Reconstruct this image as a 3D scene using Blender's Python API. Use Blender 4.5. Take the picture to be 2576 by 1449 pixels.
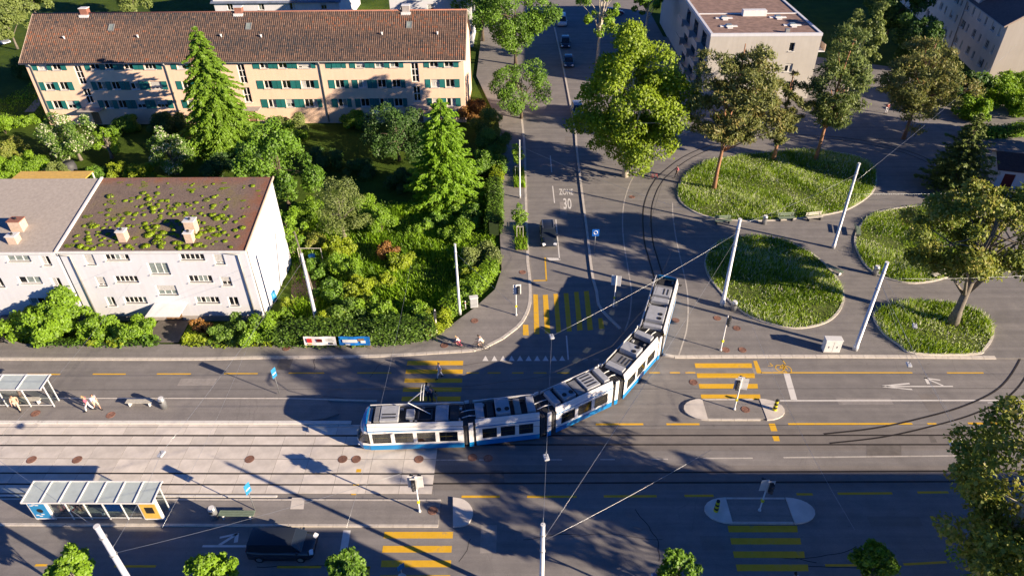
import bpy, bmesh, math, random
import numpy as np
from mathutils import Vector, Matrix, Euler
rng = np.random.default_rng(7); random.seed(7)
for o in list(bpy.data.objects): bpy.data.objects.remove(o)
S = bpy.context.scene; COL = S.collection
PI = math.pi; R = math.radians
# ---------------------------------------------------------------- camera, sky, sun, exposure
cam = bpy.data.cameras.new('camera'); cam.sensor_width = 36; cam.lens = 36*1750/2576; cam.clip_end = 3000
co = bpy.data.objects.new('camera', cam); COL.objects.link(co); S.camera = co
co.matrix_world = Matrix(((0.999855, 0.002290, 0.016900, 0), (0.012284, 0.590720, -0.806783, 0), (-0.011830, 0.806874, 0.590606, 42), (0, 0, 0, 1)))
SUN_EL = R(18.0); SUN_AZ = R(-25.5)          # sun low, to the right of and behind the camera
sdir = Vector((math.cos(SUN_EL)*math.cos(SUN_AZ), math.cos(SUN_EL)*math.sin(SUN_AZ), math.sin(SUN_EL)))
wd = bpy.data.worlds.new('World'); S.world = wd; wd.use_nodes = True
nt = wd.node_tree; bg = nt.nodes['Background']
sky = nt.nodes.new('ShaderNodeTexSky'); sky.sky_type = 'NISHITA'; sky.sun_disc = False
sky.sun_elevation = SUN_EL; sky.sun_rotation = PI/2 - SUN_AZ; sky.altitude = 450; sky.air_density = .55; sky.dust_density = 0.0; sky.ozone_density = 10.0
nt.links.new(sky.outputs[0], bg.inputs[0]); bg.inputs[1].default_value = 0.075
sl = bpy.data.lights.new('sun', 'SUN'); sl.energy = 5.0; sl.angle = R(0.5); sl.color = (1.0, 0.815, 0.60)
so = bpy.data.objects.new('sun', sl); COL.objects.link(so); so.rotation_euler = sdir.to_track_quat('Z', 'Y').to_euler(); so.location = (60, -30, 60)
vs = S.view_settings; vs.view_transform = 'Standard'; vs.look = 'None'; vs.gamma = 1; vs.use_curve_mapping = False; vs.exposure = 1.35
S.render.resolution_x = 1024; S.render.resolution_y = 575

# ---------------------------------------------------------------- materials
def nodes(name):
    m = bpy.data.materials.new(name); m.use_nodes = True
    return m, m.node_tree, m.node_tree.nodes['Principled BSDF']
def N(t, kind, **kw):
    n = t.nodes.new(kind)
    for k, v in kw.items(): setattr(n, k, v)
    return n
def noise(t, scale, detail=4, rough=.6, coord='Object', vec=None):
    n = N(t, 'ShaderNodeTexNoise'); n.inputs['Scale'].default_value = scale; n.inputs['Detail'].default_value = detail; n.inputs['Roughness'].default_value = rough
    if vec is None:
        c = N(t, 'ShaderNodeTexCoord'); vec = c.outputs[coord]
    t.links.new(vec, n.inputs['Vector']); return n
def ramp(t, fac, stops):
    r = N(t, 'ShaderNodeValToRGB'); e = r.color_ramp.elements
    while len(e) < len(stops): e.new(.5)
    for k, (p, c) in enumerate(stops): e[k].position = p; e[k].color = (*c, 1)
    t.links.new(fac, r.inputs[0]); return r
def mix(t, fac, a, b, mode='MIX'):
    m = N(t, 'ShaderNodeMix', data_type='RGBA', blend_type=mode)
    if isinstance(fac, (int, float)): m.inputs[0].default_value = fac
    else: t.links.new(fac, m.inputs[0])
    for s, v in ((6, a), (7, b)):
        if isinstance(v, tuple): m.inputs[s].default_value = (*v, 1)
        else: t.links.new(v, m.inputs[s])
    return m.outputs[2]
def mul(c, k): return tuple(min(1, x*k) for x in c)
MATS = {}
def M(name, col=None, rough=.75, metal=0, var=.12, scale=2.0, bump=0, bscale=30, rnd=0, spec=.4):
    if name in MATS: return MATS[name]
    m, t, b = nodes(name)
    b.inputs['Roughness'].default_value = rough; b.inputs['Metallic'].default_value = metal; b.inputs['Specular IOR Level'].default_value = spec
    out = None
    if var:
        n = noise(t, scale, 5); r = ramp(t, n.outputs[0], [(.3, mul(col, 1-var)), (.7, mul(col, 1+var))]); out = r.outputs[0]
    if rnd:
        oi = N(t, 'ShaderNodeObjectInfo'); mr = N(t, 'ShaderNodeMapRange'); mr.inputs[3].default_value = 1-rnd; mr.inputs[4].default_value = 1+rnd
        t.links.new(oi.outputs['Random'], mr.inputs[0])
        hs = N(t, 'ShaderNodeHueSaturation'); t.links.new(mr.outputs[0], hs.inputs['Value'])
        if out is not None: t.links.new(out, hs.inputs['Color'])
        else: hs.inputs['Color'].default_value = (*col, 1)
        out = hs.outputs[0]
    if out is not None: t.links.new(out, b.inputs['Base Color'])
    else: b.inputs['Base Color'].default_value = (*col, 1)
    if bump:
        n2 = noise(t, bscale, 3); bp = N(t, 'ShaderNodeBump'); bp.inputs['Strength'].default_value = bump; bp.inputs['Distance'].default_value = .02
        t.links.new(n2.outputs[0], bp.inputs['Height']); t.links.new(bp.outputs[0], b.inputs['Normal'])
    MATS[name] = m
    if name.endswith('_wall') or name.endswith('_wall2'):
        mp = N(t, 'ShaderNodeMapping'); mp.inputs['Scale'].default_value = (2.2, 2.2, .12); tc = N(t, 'ShaderNodeTexCoord'); t.links.new(tc.outputs['Object'], mp.inputs[0]); sn = noise(t, 1.0, 5, .7, vec=mp.outputs[0])
        src = b.inputs['Base Color'].links[0].from_socket; t.links.new(mix(t, .5, src, ramp(t, sn.outputs[0], [(.32, (.9, .89, .88)), (.62, (1.04, 1.04, 1.04))]).outputs[0], 'MULTIPLY'), b.inputs['Base Color'])
    return m
def asphalt(name, base, cracks=True):
    m, t, b = nodes(name); MATS[name] = m
    tc = N(t, 'ShaderNodeTexCoord'); v = tc.outputs['Object']
    big = noise(t, .09, 3, vec=v); mid = noise(t, .7, 6, .7, vec=v); fine = noise(t, 14, 3, .8, vec=v)
    mp = N(t, 'ShaderNodeMapping'); mp.inputs['Scale'].default_value = (.035, 1.5, 1); t.links.new(v, mp.inputs[0])
    lane = noise(t, 1.0, 4, .6, vec=mp.outputs[0])
    c = mix(t, big.outputs[0], mul(base, .84), mul(base, 1.16))
    c = mix(t, .5, c, ramp(t, lane.outputs[0], [(.32, (.62, .62, .63)), (.68, (1.15, 1.13, 1.1))]).outputs[0], 'MULTIPLY')
    c = mix(t, .5, c, ramp(t, mid.outputs[0], [(.3, (.68, .67, .68)), (.7, (1.2, 1.18, 1.15))]).outputs[0], 'MULTIPLY')
    c = mix(t, .4, c, ramp(t, fine.outputs[0], [(.3, (.6, .6, .6)), (.7, (1.3, 1.3, 1.3))]).outputs[0], 'MULTIPLY')
    st = noise(t, .32, 3, .45, vec=v); c = mix(t, ramp(t, st.outputs[0], [(.62, (0, 0, 0)), (.74, (.5, .5, .5))]).outputs[0], c, mul(base, .6))
    sp = noise(t, 2.6, 2, .3, vec=v); c = mix(t, ramp(t, sp.outputs[0], [(.74, (0, 0, 0)), (.78, (.45, .45, .45))]).outputs[0], c, mul(base, .5))
    if cracks:
        vo = N(t, 'ShaderNodeTexVoronoi', feature='DISTANCE_TO_EDGE'); vo.inputs['Scale'].default_value = .16
        wv = mix(t, .5, v, noise(t, .25, 5, .7, vec=v).outputs['Color'], 'ADD'); t.links.new(wv, vo.inputs['Vector'])
        c = mix(t, ramp(t, vo.outputs[0], [(0, (.28, .28, .28)), (.004, (0, 0, 0))]).outputs[0], c, mul(base, .45))
    t.links.new(c, b.inputs['Base Color']); b.inputs['Roughness'].default_value = .85; b.inputs['Specular IOR Level'].default_value = .25
    bp = N(t, 'ShaderNodeBump'); bp.inputs['Strength'].default_value = .25; bp.inputs['Distance'].default_value = .01
    t.links.new(fine.outputs[0], bp.inputs['Height']); t.links.new(bp.outputs[0], b.inputs['Normal'])
    return m
def leafmat(name, c1, c2, trans=.35, c3=None):
    m, t, b = nodes(name); MATS[name] = m
    a = N(t, 'ShaderNodeAttribute', attribute_name='tint')
    st = [(0, c1), (.75, c2)] + ([(.97, c3)] if c3 else [])
    r = ramp(t, a.outputs['Fac'], st)
    d = N(t, 'ShaderNodeBsdfDiffuse'); tr = N(t, 'ShaderNodeBsdfTranslucent'); mx = N(t, 'ShaderNodeMixShader'); mx.inputs[0].default_value = trans
    gl = N(t, 'ShaderNodeBsdfGlossy'); gl.inputs['Roughness'].default_value = .55; gl.inputs['Color'].default_value = (.5, .5, .5, 1)
    m2 = N(t, 'ShaderNodeMixShader'); m2.inputs[0].default_value = .05
    hs = N(t, 'ShaderNodeHueSaturation'); hs.inputs['Hue'].default_value = .485; hs.inputs['Value'].default_value = 1.25; t.links.new(r.outputs[0], hs.inputs['Color'])
    t.links.new(r.outputs[0], d.inputs[0]); t.links.new(hs.outputs[0], tr.inputs[0])
    t.links.new(d.outputs[0], mx.inputs[1]); t.links.new(tr.outputs[0], mx.inputs[2]); t.links.new(mx.outputs[0], m2.inputs[1]); t.links.new(gl.outputs[0], m2.inputs[2])
    t.links.new(m2.outputs[0], t.nodes['Material Output'].inputs[0]); t.nodes.remove(b)
    return m
def attrmat(name, stops, rough=.8, bump=0):
    m, t, b = nodes(name); MATS[name] = m
    a = N(t, 'ShaderNodeAttribute', attribute_name='tint'); r = ramp(t, a.outputs['Fac'], stops)
    n = noise(t, 1.2, 5); c = mix(t, .5, r.outputs[0], ramp(t, n.outputs[0], [(.3, (.6, .6, .62)), (.7, (1.25, 1.2, 1.15))]).outputs[0], 'MULTIPLY')
    t.links.new(c, b.inputs['Base Color']); b.inputs['Roughness'].default_value = rough; return m
def glassmat(name, col=(.75, .85, .85), rough=.03, trans=.85):
    m, t, b = nodes(name); MATS[name] = m; t.nodes.remove(b)
    g = N(t, 'ShaderNodeBsdfGlossy'); g.inputs['Roughness'].default_value = rough
    tr = N(t, 'ShaderNodeBsdfTransparent'); tr.inputs[0].default_value = (*mul(col, trans), 1)
    lw = N(t, 'ShaderNodeLayerWeight'); lw.inputs[0].default_value = .25; pw = N(t, 'ShaderNodeMath', operation='MULTIPLY_ADD'); pw.inputs[1].default_value = .55; pw.inputs[2].default_value = .05; mx = N(t, 'ShaderNodeMixShader')
    t.links.new(lw.outputs['Facing'], pw.inputs[0]); t.links.new(pw.outputs[0], mx.inputs[0]); t.links.new(tr.outputs[0], mx.inputs[1]); t.links.new(g.outputs[0], mx.inputs[2]); t.links.new(mx.outputs[0], t.nodes['Material Output'].inputs[0]); return m

asphalt('asphalt', (.222, .212, .208)); asphalt('pavement', (.242, .229, .221)); asphalt('plaza_asphalt', (.222, .213, .209)); asphalt('track_bed', (.205, .19, .18), False)
M('concrete', (.58, .535, .485), .85, var=.16, scale=.8, bump=.2, rnd=.09); M('kerbstone', (.52, .48, .43), .8, var=.14, scale=3, rnd=.05)
def paint(name, col, lo, hi):
    m, t, b = nodes(name); MATS[name] = m; a = noise(t, 1.3, 8, .75); f = noise(t, 22, 4, .8)
    c = ramp(t, a.outputs[0], [(.3, mul(col, .82)), (.7, mul(col, 1.1))]).outputs[0]
    w = N(t, 'ShaderNodeMath', operation='MULTIPLY_ADD'); t.links.new(f.outputs[0], w.inputs[0]); w.inputs[1].default_value = .45; t.links.new(a.outputs[0], w.inputs[2])
    c = mix(t, ramp(t, w.outputs[0], [(lo, (0, 0, 0)), (hi, (.85, .85, .85))]).outputs[0], c, (.2, .18, .165))
    t.links.new(c, b.inputs['Base Color']); b.inputs['Roughness'].default_value = .75; b.inputs['Specular IOR Level'].default_value = .25
paint('yellow_paint', (.70, .41, .03), .78, .95); paint('white_paint', (.66, .64, .61), .8, .96); paint('old_paint', (.5, .47, .43), .68, .9)
M('rail', (.05, .042, .038), .45, metal=.5, var=.3, scale=1); M('groove', (.035, .03, .028), .9, var=.2)
M('rust', (.22, .115, .085), .8, var=.35, scale=6, bump=.4, rnd=.25); M('patch', (.13, .118, .11), .9, var=.2, scale=2)
M('pink_wall', (.76, .545, .405), .9, var=.05, scale=.5, bump=.15, bscale=60); M('white_wall', (.56, .575, .62), .9, var=.035, scale=.4, bump=.1, bscale=60)
M('white_wall2', (.58, .595, .63), .9, var=.035, scale=.4, bump=.1, bscale=60); M('grey_wall', (.42, .40, .37), .9, var=.07, scale=.4); M('cream_wall', (.55, .49, .42), .9, var=.05, scale=.3)
M('plinth', (.33, .30, .28), .9); M('dark_roof', (.07, .06, .065), .8, var=.25, scale=3); M('brown_gravel', (.235, .155, .125), .95, var=.3, scale=1.2, bump=.6, bscale=9)
M('grey_gravel', (.335, .30, .27), .95, var=.14, scale=3.5, bump=.6, bscale=9)
M('shutter', (.012, .13, .125), .6, var=.15, scale=6, rnd=.12); M('white_frame', (.74, .73, .70), .5, var=.05); M('pane', (.012, .014, .017), .07, var=0, spec=.6)
M('pane_light', (.20, .24, .23), .12, var=.25, scale=3, spec=.6); M('curtain', (.45, .44, .42), .9, var=.3, scale=9)
M('zinc', (.30, .30, .29), .45, metal=.4, var=.15); M('steel', (.42, .44, .46), .38, metal=.7, var=.1); M('pole', (.55, .57, .60), .42, metal=.25, var=.10, scale=4)
M('white_metal', (.66, .66, .65), .45, var=.08); M('black_metal', (.018, .018, .02), .5, var=.2); M('dark_grey', (.06, .062, .068), .6, var=.2)
M('shaded_tile', (.095, .05, .042), .85, var=.3, scale=4); M('brick', (.27, .12, .085), .9, var=.25, scale=9); M('tan_stone', (.52, .40, .31), .9, var=.15, scale=5); M('wood', (.24, .145, .08), .8, var=.3, scale=6)
M('bark', (.105, .082, .06), .95, var=.4, scale=6, bump=.8, bscale=12); M('pine_bark', (.31, .16, .09), .95, var=.35, scale=5, bump=.8, bscale=12); M('pale_bark', (.48, .43, .34), .9, var=.3, scale=5); M('grey_bark', (.17, .15, .125), .95, var=.3, scale=5)
M('tram_white', (.74, .73, .71), .3, var=.04, scale=3); M('tram_blue', (.010, .20, .49), .28, var=.06, spec=.5); M('tram_roof', (.34, .355, .38), .6, var=.12, scale=3); M('tram_dark', (.03, .032, .036), .7, var=.3, scale=4); M('bellows', (.06, .06, .063), .8, var=.3, scale=14); M('yellow_rail', (.75, .5, .02), .4, var=0)
M('tyre', (.015, .015, .015), .9, var=.1); M('rim', (.45, .45, .46), .35, metal=.8, var=0); M('car_glass', (.015, .02, .026), .05, var=0, spec=.7)
M('lamp_white', (.75, .77, .8), .2, var=0); M('lamp_red', (.35, .01, .01), .25, var=0)
M('shelter_roof', (.40, .46, .46), .35, var=.08, scale=2); M('blue_sign', (.01, .10, .42), .4, var=.05); M('sky_blue', (.025, .22, .46), .5, var=.15, scale=3); M('gold', (.62, .40, .08), .5, var=.15, scale=3)
M('skin', (.50, .30, .22), .6, var=.04); M('red', (.5, .03, .03), .5, var=.1); M('dark_red', (.10, .008, .010), .6, var=.15); M('park_green', (.16, .21, .15), .7, var=.15, scale=4); M('pale_wood', (.46, .44, .38), .75, var=.2, scale=5)
M('signal_yellow', (.72, .62, .02), .45, var=.05); M('soil', (.14, .095, .06), .95, var=.35, scale=2, bump=.8, bscale=6); M('blue_plastic', (.02, .16, .45), .4, var=.1)
glassmat('tram_glass', (.66, .70, .68), trans=1); glassmat('clear_glass', (.85, .92, .92), trans=.92)
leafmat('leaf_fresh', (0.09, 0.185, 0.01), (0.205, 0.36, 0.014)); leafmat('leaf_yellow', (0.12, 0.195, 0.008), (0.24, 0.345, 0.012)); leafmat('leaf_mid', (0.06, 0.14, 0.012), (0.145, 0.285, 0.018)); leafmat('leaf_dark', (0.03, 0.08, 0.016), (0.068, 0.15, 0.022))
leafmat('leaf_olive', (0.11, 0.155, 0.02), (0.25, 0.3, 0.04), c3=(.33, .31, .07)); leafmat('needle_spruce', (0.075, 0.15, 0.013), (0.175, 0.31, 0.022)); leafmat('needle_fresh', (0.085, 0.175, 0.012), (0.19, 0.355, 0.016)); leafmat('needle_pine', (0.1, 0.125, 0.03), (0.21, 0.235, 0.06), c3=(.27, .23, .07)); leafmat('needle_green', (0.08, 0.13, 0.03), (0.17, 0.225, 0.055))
leafmat('leaf_flower', (0.07, 0.15, 0.018), (0.15, 0.27, 0.03), c3=(.68, .68, .52)); leafmat('leaf_hedge', (0.055, 0.12, 0.012), (0.13, 0.24, 0.022)); leafmat('leaf_gold', (0.15, 0.22, 0.008), (0.29, 0.38, 0.012)); leafmat('leaf_red', (0.140, 0.066, 0.020), (0.308, 0.158, 0.030)); leafmat('leaf_grey', (0.1, 0.145, 0.035), (0.2, 0.26, 0.06))
leafmat('grass_wild', (0.12, 0.23, 0.014), (0.33, 0.48, 0.03), c3=(.75, .75, .62)); leafmat('grass_lawn', (0.09, 0.2, 0.008), (0.24, 0.42, 0.014)); leafmat('moss', (0.1, 0.17, 0.004), (0.23, 0.33, 0.008), trans=.15)

# ---------------------------------------------------------------- objects
def tag(o, label=None, cat=None, group=None, kind=None):
    if label: o['label'] = label
    if cat: o['category'] = cat
    if group: o['group'] = group
    if kind: o['kind'] = kind
    return o
def link(name, me, parent=None, mat=None, loc=None, rz=0):
    o = bpy.data.objects.new(name, me); COL.objects.link(o)
    if parent is not None: o.parent = parent
    if mat is not None and me is not None and not len(me.materials): me.materials.append(MATS[mat])
    if loc is not None: o.location = (loc[0], loc[1], loc[2] if len(loc) > 2 else 0)
    if rz: o.rotation_euler.z = rz
    return o
def root(name, loc, rz=0, label=None, cat=None, group=None):
    o = bpy.data.objects.new(name, None); COL.objects.link(o); o.empty_display_size = .2
    o.location = (loc[0], loc[1], loc[2] if len(loc) > 2 else 0); o.rotation_euler.z = rz
    return tag(o, label, cat, group)
def copy_tree(o, loc=None, rz=None, parent=None, label=None):
    c = o.copy(); COL.objects.link(c); c.parent = parent
    if loc is not None: c.location = (loc[0], loc[1], loc[2] if len(loc) > 2 else 0)
    if rz is not None: c.rotation_euler.z = rz
    if label: c['label'] = label
    for ch in list(o.children): copy_tree(ch, parent=c)
    return c
class MB:
    def __init__(s): s.v = []; s.f = []
    def add(s, vs, fs):
        k = len(s.v); s.v += [tuple(v) for v in vs]; s.f += [tuple(i+k for i in f) for f in fs]; return s
    def box(s, x0, x1, y0, y1, z0, z1):
        return s.add([(x0, y0, z0), (x1, y0, z0), (x1, y1, z0), (x0, y1, z0), (x0, y0, z1), (x1, y0, z1), (x1, y1, z1), (x0, y1, z1)],
                     [(0, 3, 2, 1), (4, 5, 6, 7), (0, 1, 5, 4), (1, 2, 6, 5), (2, 3, 7, 6), (3, 0, 4, 7)])
    def obox(s, c, half, ax, ay, az):
        c = Vector(c); ax = Vector(ax).normalized()*half[0]; ay = Vector(ay).normalized()*half[1]; az = Vector(az).normalized()*half[2]
        vs = [c+ax*i+ay*j+az*k for k in (-1, 1) for i, j in ((-1, -1), (1, -1), (1, 1), (-1, 1))]
        return s.add(vs, [(0, 3, 2, 1), (4, 5, 6, 7), (0, 1, 5, 4), (1, 2, 6, 5), (2, 3, 7, 6), (3, 0, 4, 7)])
    def bar(s, p, q, w, h=None):
        p = Vector(p); q = Vector(q); d = q-p; up = Vector((0, 0, 1)) if abs(d.normalized().z) < .95 else Vector((0, 1, 0))
        sx = d.cross(up).normalized(); uz = sx.cross(d).normalized()
        return s.obox((p+q)/2, (d.length/2, w/2, (h or w)/2), d, sx, uz)
    def tube(s, pts, rad, n=8, cap=True):
        pts = [Vector(p) for p in pts]
        if isinstance(rad, (int, float)): rad = [rad]*len(pts)
        k = len(s.v); prev = None
        for i, p in enumerate(pts):
            d = (pts[min(i+1, len(pts)-1)]-pts[max(i-1, 0)]).normalized()
            if prev is None:
                a = d.cross(Vector((0, 0, 1)) if abs(d.z) < .9 else Vector((1, 0, 0))).normalized()
            else: a = (prev - d*prev.dot(d)).normalized()
            prev = a; b = d.cross(a)
            for j in range(n):
                t = 2*PI*j/n; s.v.append(tuple(p+(a*math.cos(t)+b*math.sin(t))*rad[i]))
        for i in range(len(pts)-1):
            for j in range(n):
                s.f.append((k+i*n+j, k+i*n+(j+1) % n, k+(i+1)*n+(j+1) % n, k+(i+1)*n+j))
        if cap:
            s.f.append(tuple(k+j for j in reversed(range(n)))); e = k+(len(pts)-1)*n; s.f.append(tuple(e+j for j in range(n)))
        return s
    def disc(s, c, r, h, n=20): return s.tube([(c[0], c[1], c[2]), (c[0], c[1], c[2]+h)], r, n)
    def ring(s, c, axis, R_, r, n=20, m=6):
        ax = Vector(axis).normalized(); a = ax.cross(Vector((0, 0, 1)) if abs(ax.z) < .9 else Vector((1, 0, 0))).normalized(); b = ax.cross(a); c = Vector(c); k = len(s.v)
        for i in range(n):
            t = 2*PI*i/n; d = a*math.cos(t)+b*math.sin(t)
            for j in range(m):
                u = 2*PI*j/m; s.v.append(tuple(c+d*(R_+r*math.cos(u))+ax*r*math.sin(u)))
        for i in range(n):
            for j in range(m): s.f.append((k+i*m+j, k+((i+1) % n)*m+j, k+((i+1) % n)*m+(j+1) % m, k+i*m+(j+1) % m))
        return s
    def prism(s, pts, z0, z1):
        n = len(pts); area = sum(pts[i][0]*pts[(i+1) % n][1]-pts[(i+1) % n][0]*pts[i][1] for i in range(n))
        if area < 0: pts = pts[::-1]
        vs = [(p[0], p[1], z0) for p in pts]+[(p[0], p[1], z1) for p in pts]
        return s.add(vs, [tuple(reversed(range(n))), tuple(range(n, 2*n))]+[(i, (i+1) % n, n+(i+1) % n, n+i) for i in range(n)])
    def sheet(s, pts, z):
        n = len(pts); area = sum(pts[i][0]*pts[(i+1) % n][1]-pts[(i+1) % n][0]*pts[i][1] for i in range(n))
        if area < 0: pts = pts[::-1]
        return s.add([(p[0], p[1], z) for p in pts], [tuple(range(n))])
    def mesh(s, name, smooth=False):
        me = bpy.data.meshes.new(name); me.from_pydata(s.v, [], s.f)
        if any(len(f) > 4 for f in s.f):
            bm = bmesh.new(); bm.from_mesh(me); bmesh.ops.triangulate(bm, faces=[f for f in bm.faces if len(f.verts) > 4]); bm.to_mesh(me); bm.free()
        if smooth: me.polygons.foreach_set('use_smooth', [True]*len(me.polygons))
        me.update(); return me
    def build(s, name, mat, parent=None, smooth=False, loc=None, rz=0, bevel=0):
        o = link(name, s.mesh(name, smooth), parent, mat, loc, rz)
        if bevel:
            b = o.modifiers.new('bevel', 'BEVEL'); b.width = bevel; b.segments = 2; b.limit_method = 'ANGLE'
        return o
def struct(name, mb, mat, parent=None):
    o = mb.build(name, mat, parent)
    if parent is None: o['kind'] = 'structure'
    return o
def smooth_path(pts, n=6, closed=False):
    p = [Vector((*q[:2], q[2] if len(q) > 2 else 0)) for q in pts]; out = []; L = len(p)
    for i in range(L if closed else L-1):
        if closed: a, b, c, d = p[i-1], p[i], p[(i+1) % L], p[(i+2) % L]
        else: a, b, c, d = p[max(i-1, 0)], p[i], p[i+1], p[min(i+2, L-1)]
        for k in range(n):
            t = k/n; out.append(.5*((2*b)+(c-a)*t+(2*a-5*b+4*c-d)*t*t+(3*b-a-3*c+d)*t**3))
    if not closed: out.append(p[-1])
    return out
def offset(path, d, closed=False):
    out = []; L = len(path)
    for i, p in enumerate(path):
        if closed: t = path[(i+1) % L]-path[i-1]
        else: t = path[min(i+1, L-1)]-path[max(i-1, 0)]
        t = Vector((t.x, t.y, 0)).normalized(); out.append(p+Vector((-t.y, t.x, 0))*d)
    return out
def strip(mb, path, w, z0, z1=None, closed=False):
    """a flat (or raised) ribbon of width w along a path"""
    a = offset(path, w/2, closed); b = offset(path, -w/2, closed); n = len(path)
    for i in range(n if closed else n-1):
        j = (i+1) % n
        if z1 is None: mb.add([(b[i].x, b[i].y, z0), (b[j].x, b[j].y, z0), (a[j].x, a[j].y, z0), (a[i].x, a[i].y, z0)], [(0, 1, 2, 3)])
        else:
            vs = [(q.x, q.y, z) for z in (z0, z1) for q in (b[i], b[j], a[j], a[i])]
            mb.add(vs, [(4, 5, 6, 7), (0, 1, 5, 4), (1, 2, 6, 5), (2, 3, 7, 6), (3, 0, 4, 7)])
    return mb
def resample(path, step):
    out = [path[0]]; acc = 0
    for a, b in zip(path, path[1:]):
        L = (b-a).length; pos = step-acc
        while pos <= L and L > 0: out.append(a+(b-a)*(pos/L)); pos += step
        acc = (acc+L) % step
    return out
def npmesh(name, verts, nper, tint=None):
    """many separate n-gons (nper corners each) from an array of corners"""
    verts = np.ascontiguousarray(verts, dtype=np.float32).reshape(-1, 3); nv = len(verts); nf = nv//nper
    me = bpy.data.meshes.new(name); me.vertices.add(nv); me.vertices.foreach_set('co', verts.ravel())
    me.loops.add(nv); me.loops.foreach_set('vertex_index', np.arange(nv, dtype=np.int32))
    me.polygons.add(nf); me.polygons.foreach_set('loop_start', np.arange(0, nv, nper, dtype=np.int32)); me.polygons.foreach_set('loop_total', np.full(nf, nper, dtype=np.int32))
    me.update(calc_edges=True)
    if tint is not None:
        at = me.attributes.new('tint', 'FLOAT', 'FACE'); at.data.foreach_set('value', np.asarray(tint, dtype=np.float32))
    return me

# ---------------------------------------------------------------- ground, roads, pavements
def grassy(name):
    m, t, b = nodes(name); MATS[name] = m
    a = noise(t, .25, 6, .7); f = noise(t, 5, 4, .8)
    c = ramp(t, a.outputs[0], [(.25, (.030, .055, .010)), (.5, (.055, .095, .012)), (.62, (.075, .115, .014)), (.8, (.07, .06, .03))]).outputs[0]
    c = mix(t, .6, c, ramp(t, f.outputs[0], [(.3, (.5, .5, .5)), (.7, (1.35, 1.35, 1.3))]).outputs[0], 'MULTIPLY')
    t.links.new(c, b.inputs['Base Color']); b.inputs['Roughness'].default_value = 1; b.inputs['Specular IOR Level'].default_value = .1
    bp = N(t, 'ShaderNodeBump'); bp.inputs['Strength'].default_value = .8; bp.inputs['Distance'].default_value = .1
    t.links.new(f.outputs[0], bp.inputs['Height']); t.links.new(bp.outputs[0], b.inputs['Normal'])
grassy('garden_ground')
struct('ground', MB().sheet([(-700, -500), (700, -500), (700, 900), (-700, 900)], -.15), 'garden_ground')
KN = [(-160, 46.5), (-80, 46.5), (-45, 46.48), (-30, 46.46)] + [tuple(p) for p in [(-24.2,46.65),(-17.85,46.71),(-12.43,46.91),(-7.93,47.29),(-4.94,47.56)]] + [(-3.86,47.82),(-2.92,48.55),(-1.9,49.35),(-1.15,50.27),(-0.37,51.22),(0.06,52.18),(0.47,53.47),(0.7,54.92),(0.74,56.8),(0.7,59.45)] + [(0.53,61.81),(0.53,64.36),(0.41,72.01),(0.33,82.39),(0.23,91.68)] + [(-0.22,102.58),(-0.78,118.45),(-1.6,141.19),(-2.42,172.1)] + [(-2.2, 230)]
KNp = smooth_path(KN, 4)
kn = [(p.x, p.y) for p in KNp]
# main road: from the south pavement up to the kerb, the side street to the north and the paved yard beside it
struct('road', MB().sheet([(-160, 8)] + [(160, 8), (160, 60), (75, 60), (75, 118), (28, 118), (28, 240), (-2.2, 240)] + kn[::-1], 0), 'asphalt')
ROAD = bpy.data.objects['road']
struct('pavement', MB().prism(kn + [(-9.5, 240), (-8.2, 120)] + [(-3.7,99.56),(-2.9,83.7),(-2.67,66.87),(-2.34,60.55),(-2.94,57.0),(-4.8,54.04),(-7.44,50.68),(-8.46,49.64),(-12.44,48.85),(-22.68,48.41),(-31.61,48.54),(-45.46,48.61),(-46.61,48.67)] + [(-49.43,49.59)] + [(-160, 50.6)], -.1, .10), 'pavement')
# plaza, raised a kerb's height
KL = [(6.44,149.0),(7.05,125.74),(7.33,110.43),(7.53,96.76)] + [(7.35,89.61),(7.22,77.4),(7.16,68.1),(7.07,59.72)] + [(7.27,56.57),(7.25,54.57),(7.63,53.29),(8.44,51.75),(9.3,50.11)]
klp = smooth_path(KL, 5); kl = [(p.x, p.y) for p in klp]
KR = [(12.44,47.0),(13.12,46.78),(14.18,46.7),(21.82,46.77)] + [(34.21,46.71),(42.55,46.57)]
krp = smooth_path(KR, 3); kr = [(p.x, p.y) for p in krp]
struct('plaza', MB().prism(kl + [(9.9,48.37)] + kr + [(75, 46.4), (75, 118), (12, 150)], -.1, .10), 'plaza_asphalt')
def kerb(name, path, w, z0, z1, step=1.05, mat='kerbstone'):
    mb = MB(); p = resample(path, step)
    for a, b in zip(p, p[1:]):
        d = (b-a)
        if d.length < .05: continue
        mb.obox(((a.x+b.x)/2, (a.y+b.y)/2, (z0+z1)/2), (d.length/2-.012, w/2, (z1-z0)/2), d, (-d.y, d.x, 0), (0, 0, 1))
    return struct(name, mb, mat)
kerb('north_kerb', offset(KNp, .10), .30, -.05, .115); kerb('street_kerb', offset(klp, .10), .26, -.05, .125); kerb('plaza_kerb', offset(krp, .10), .34, -.05, .115)
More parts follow.
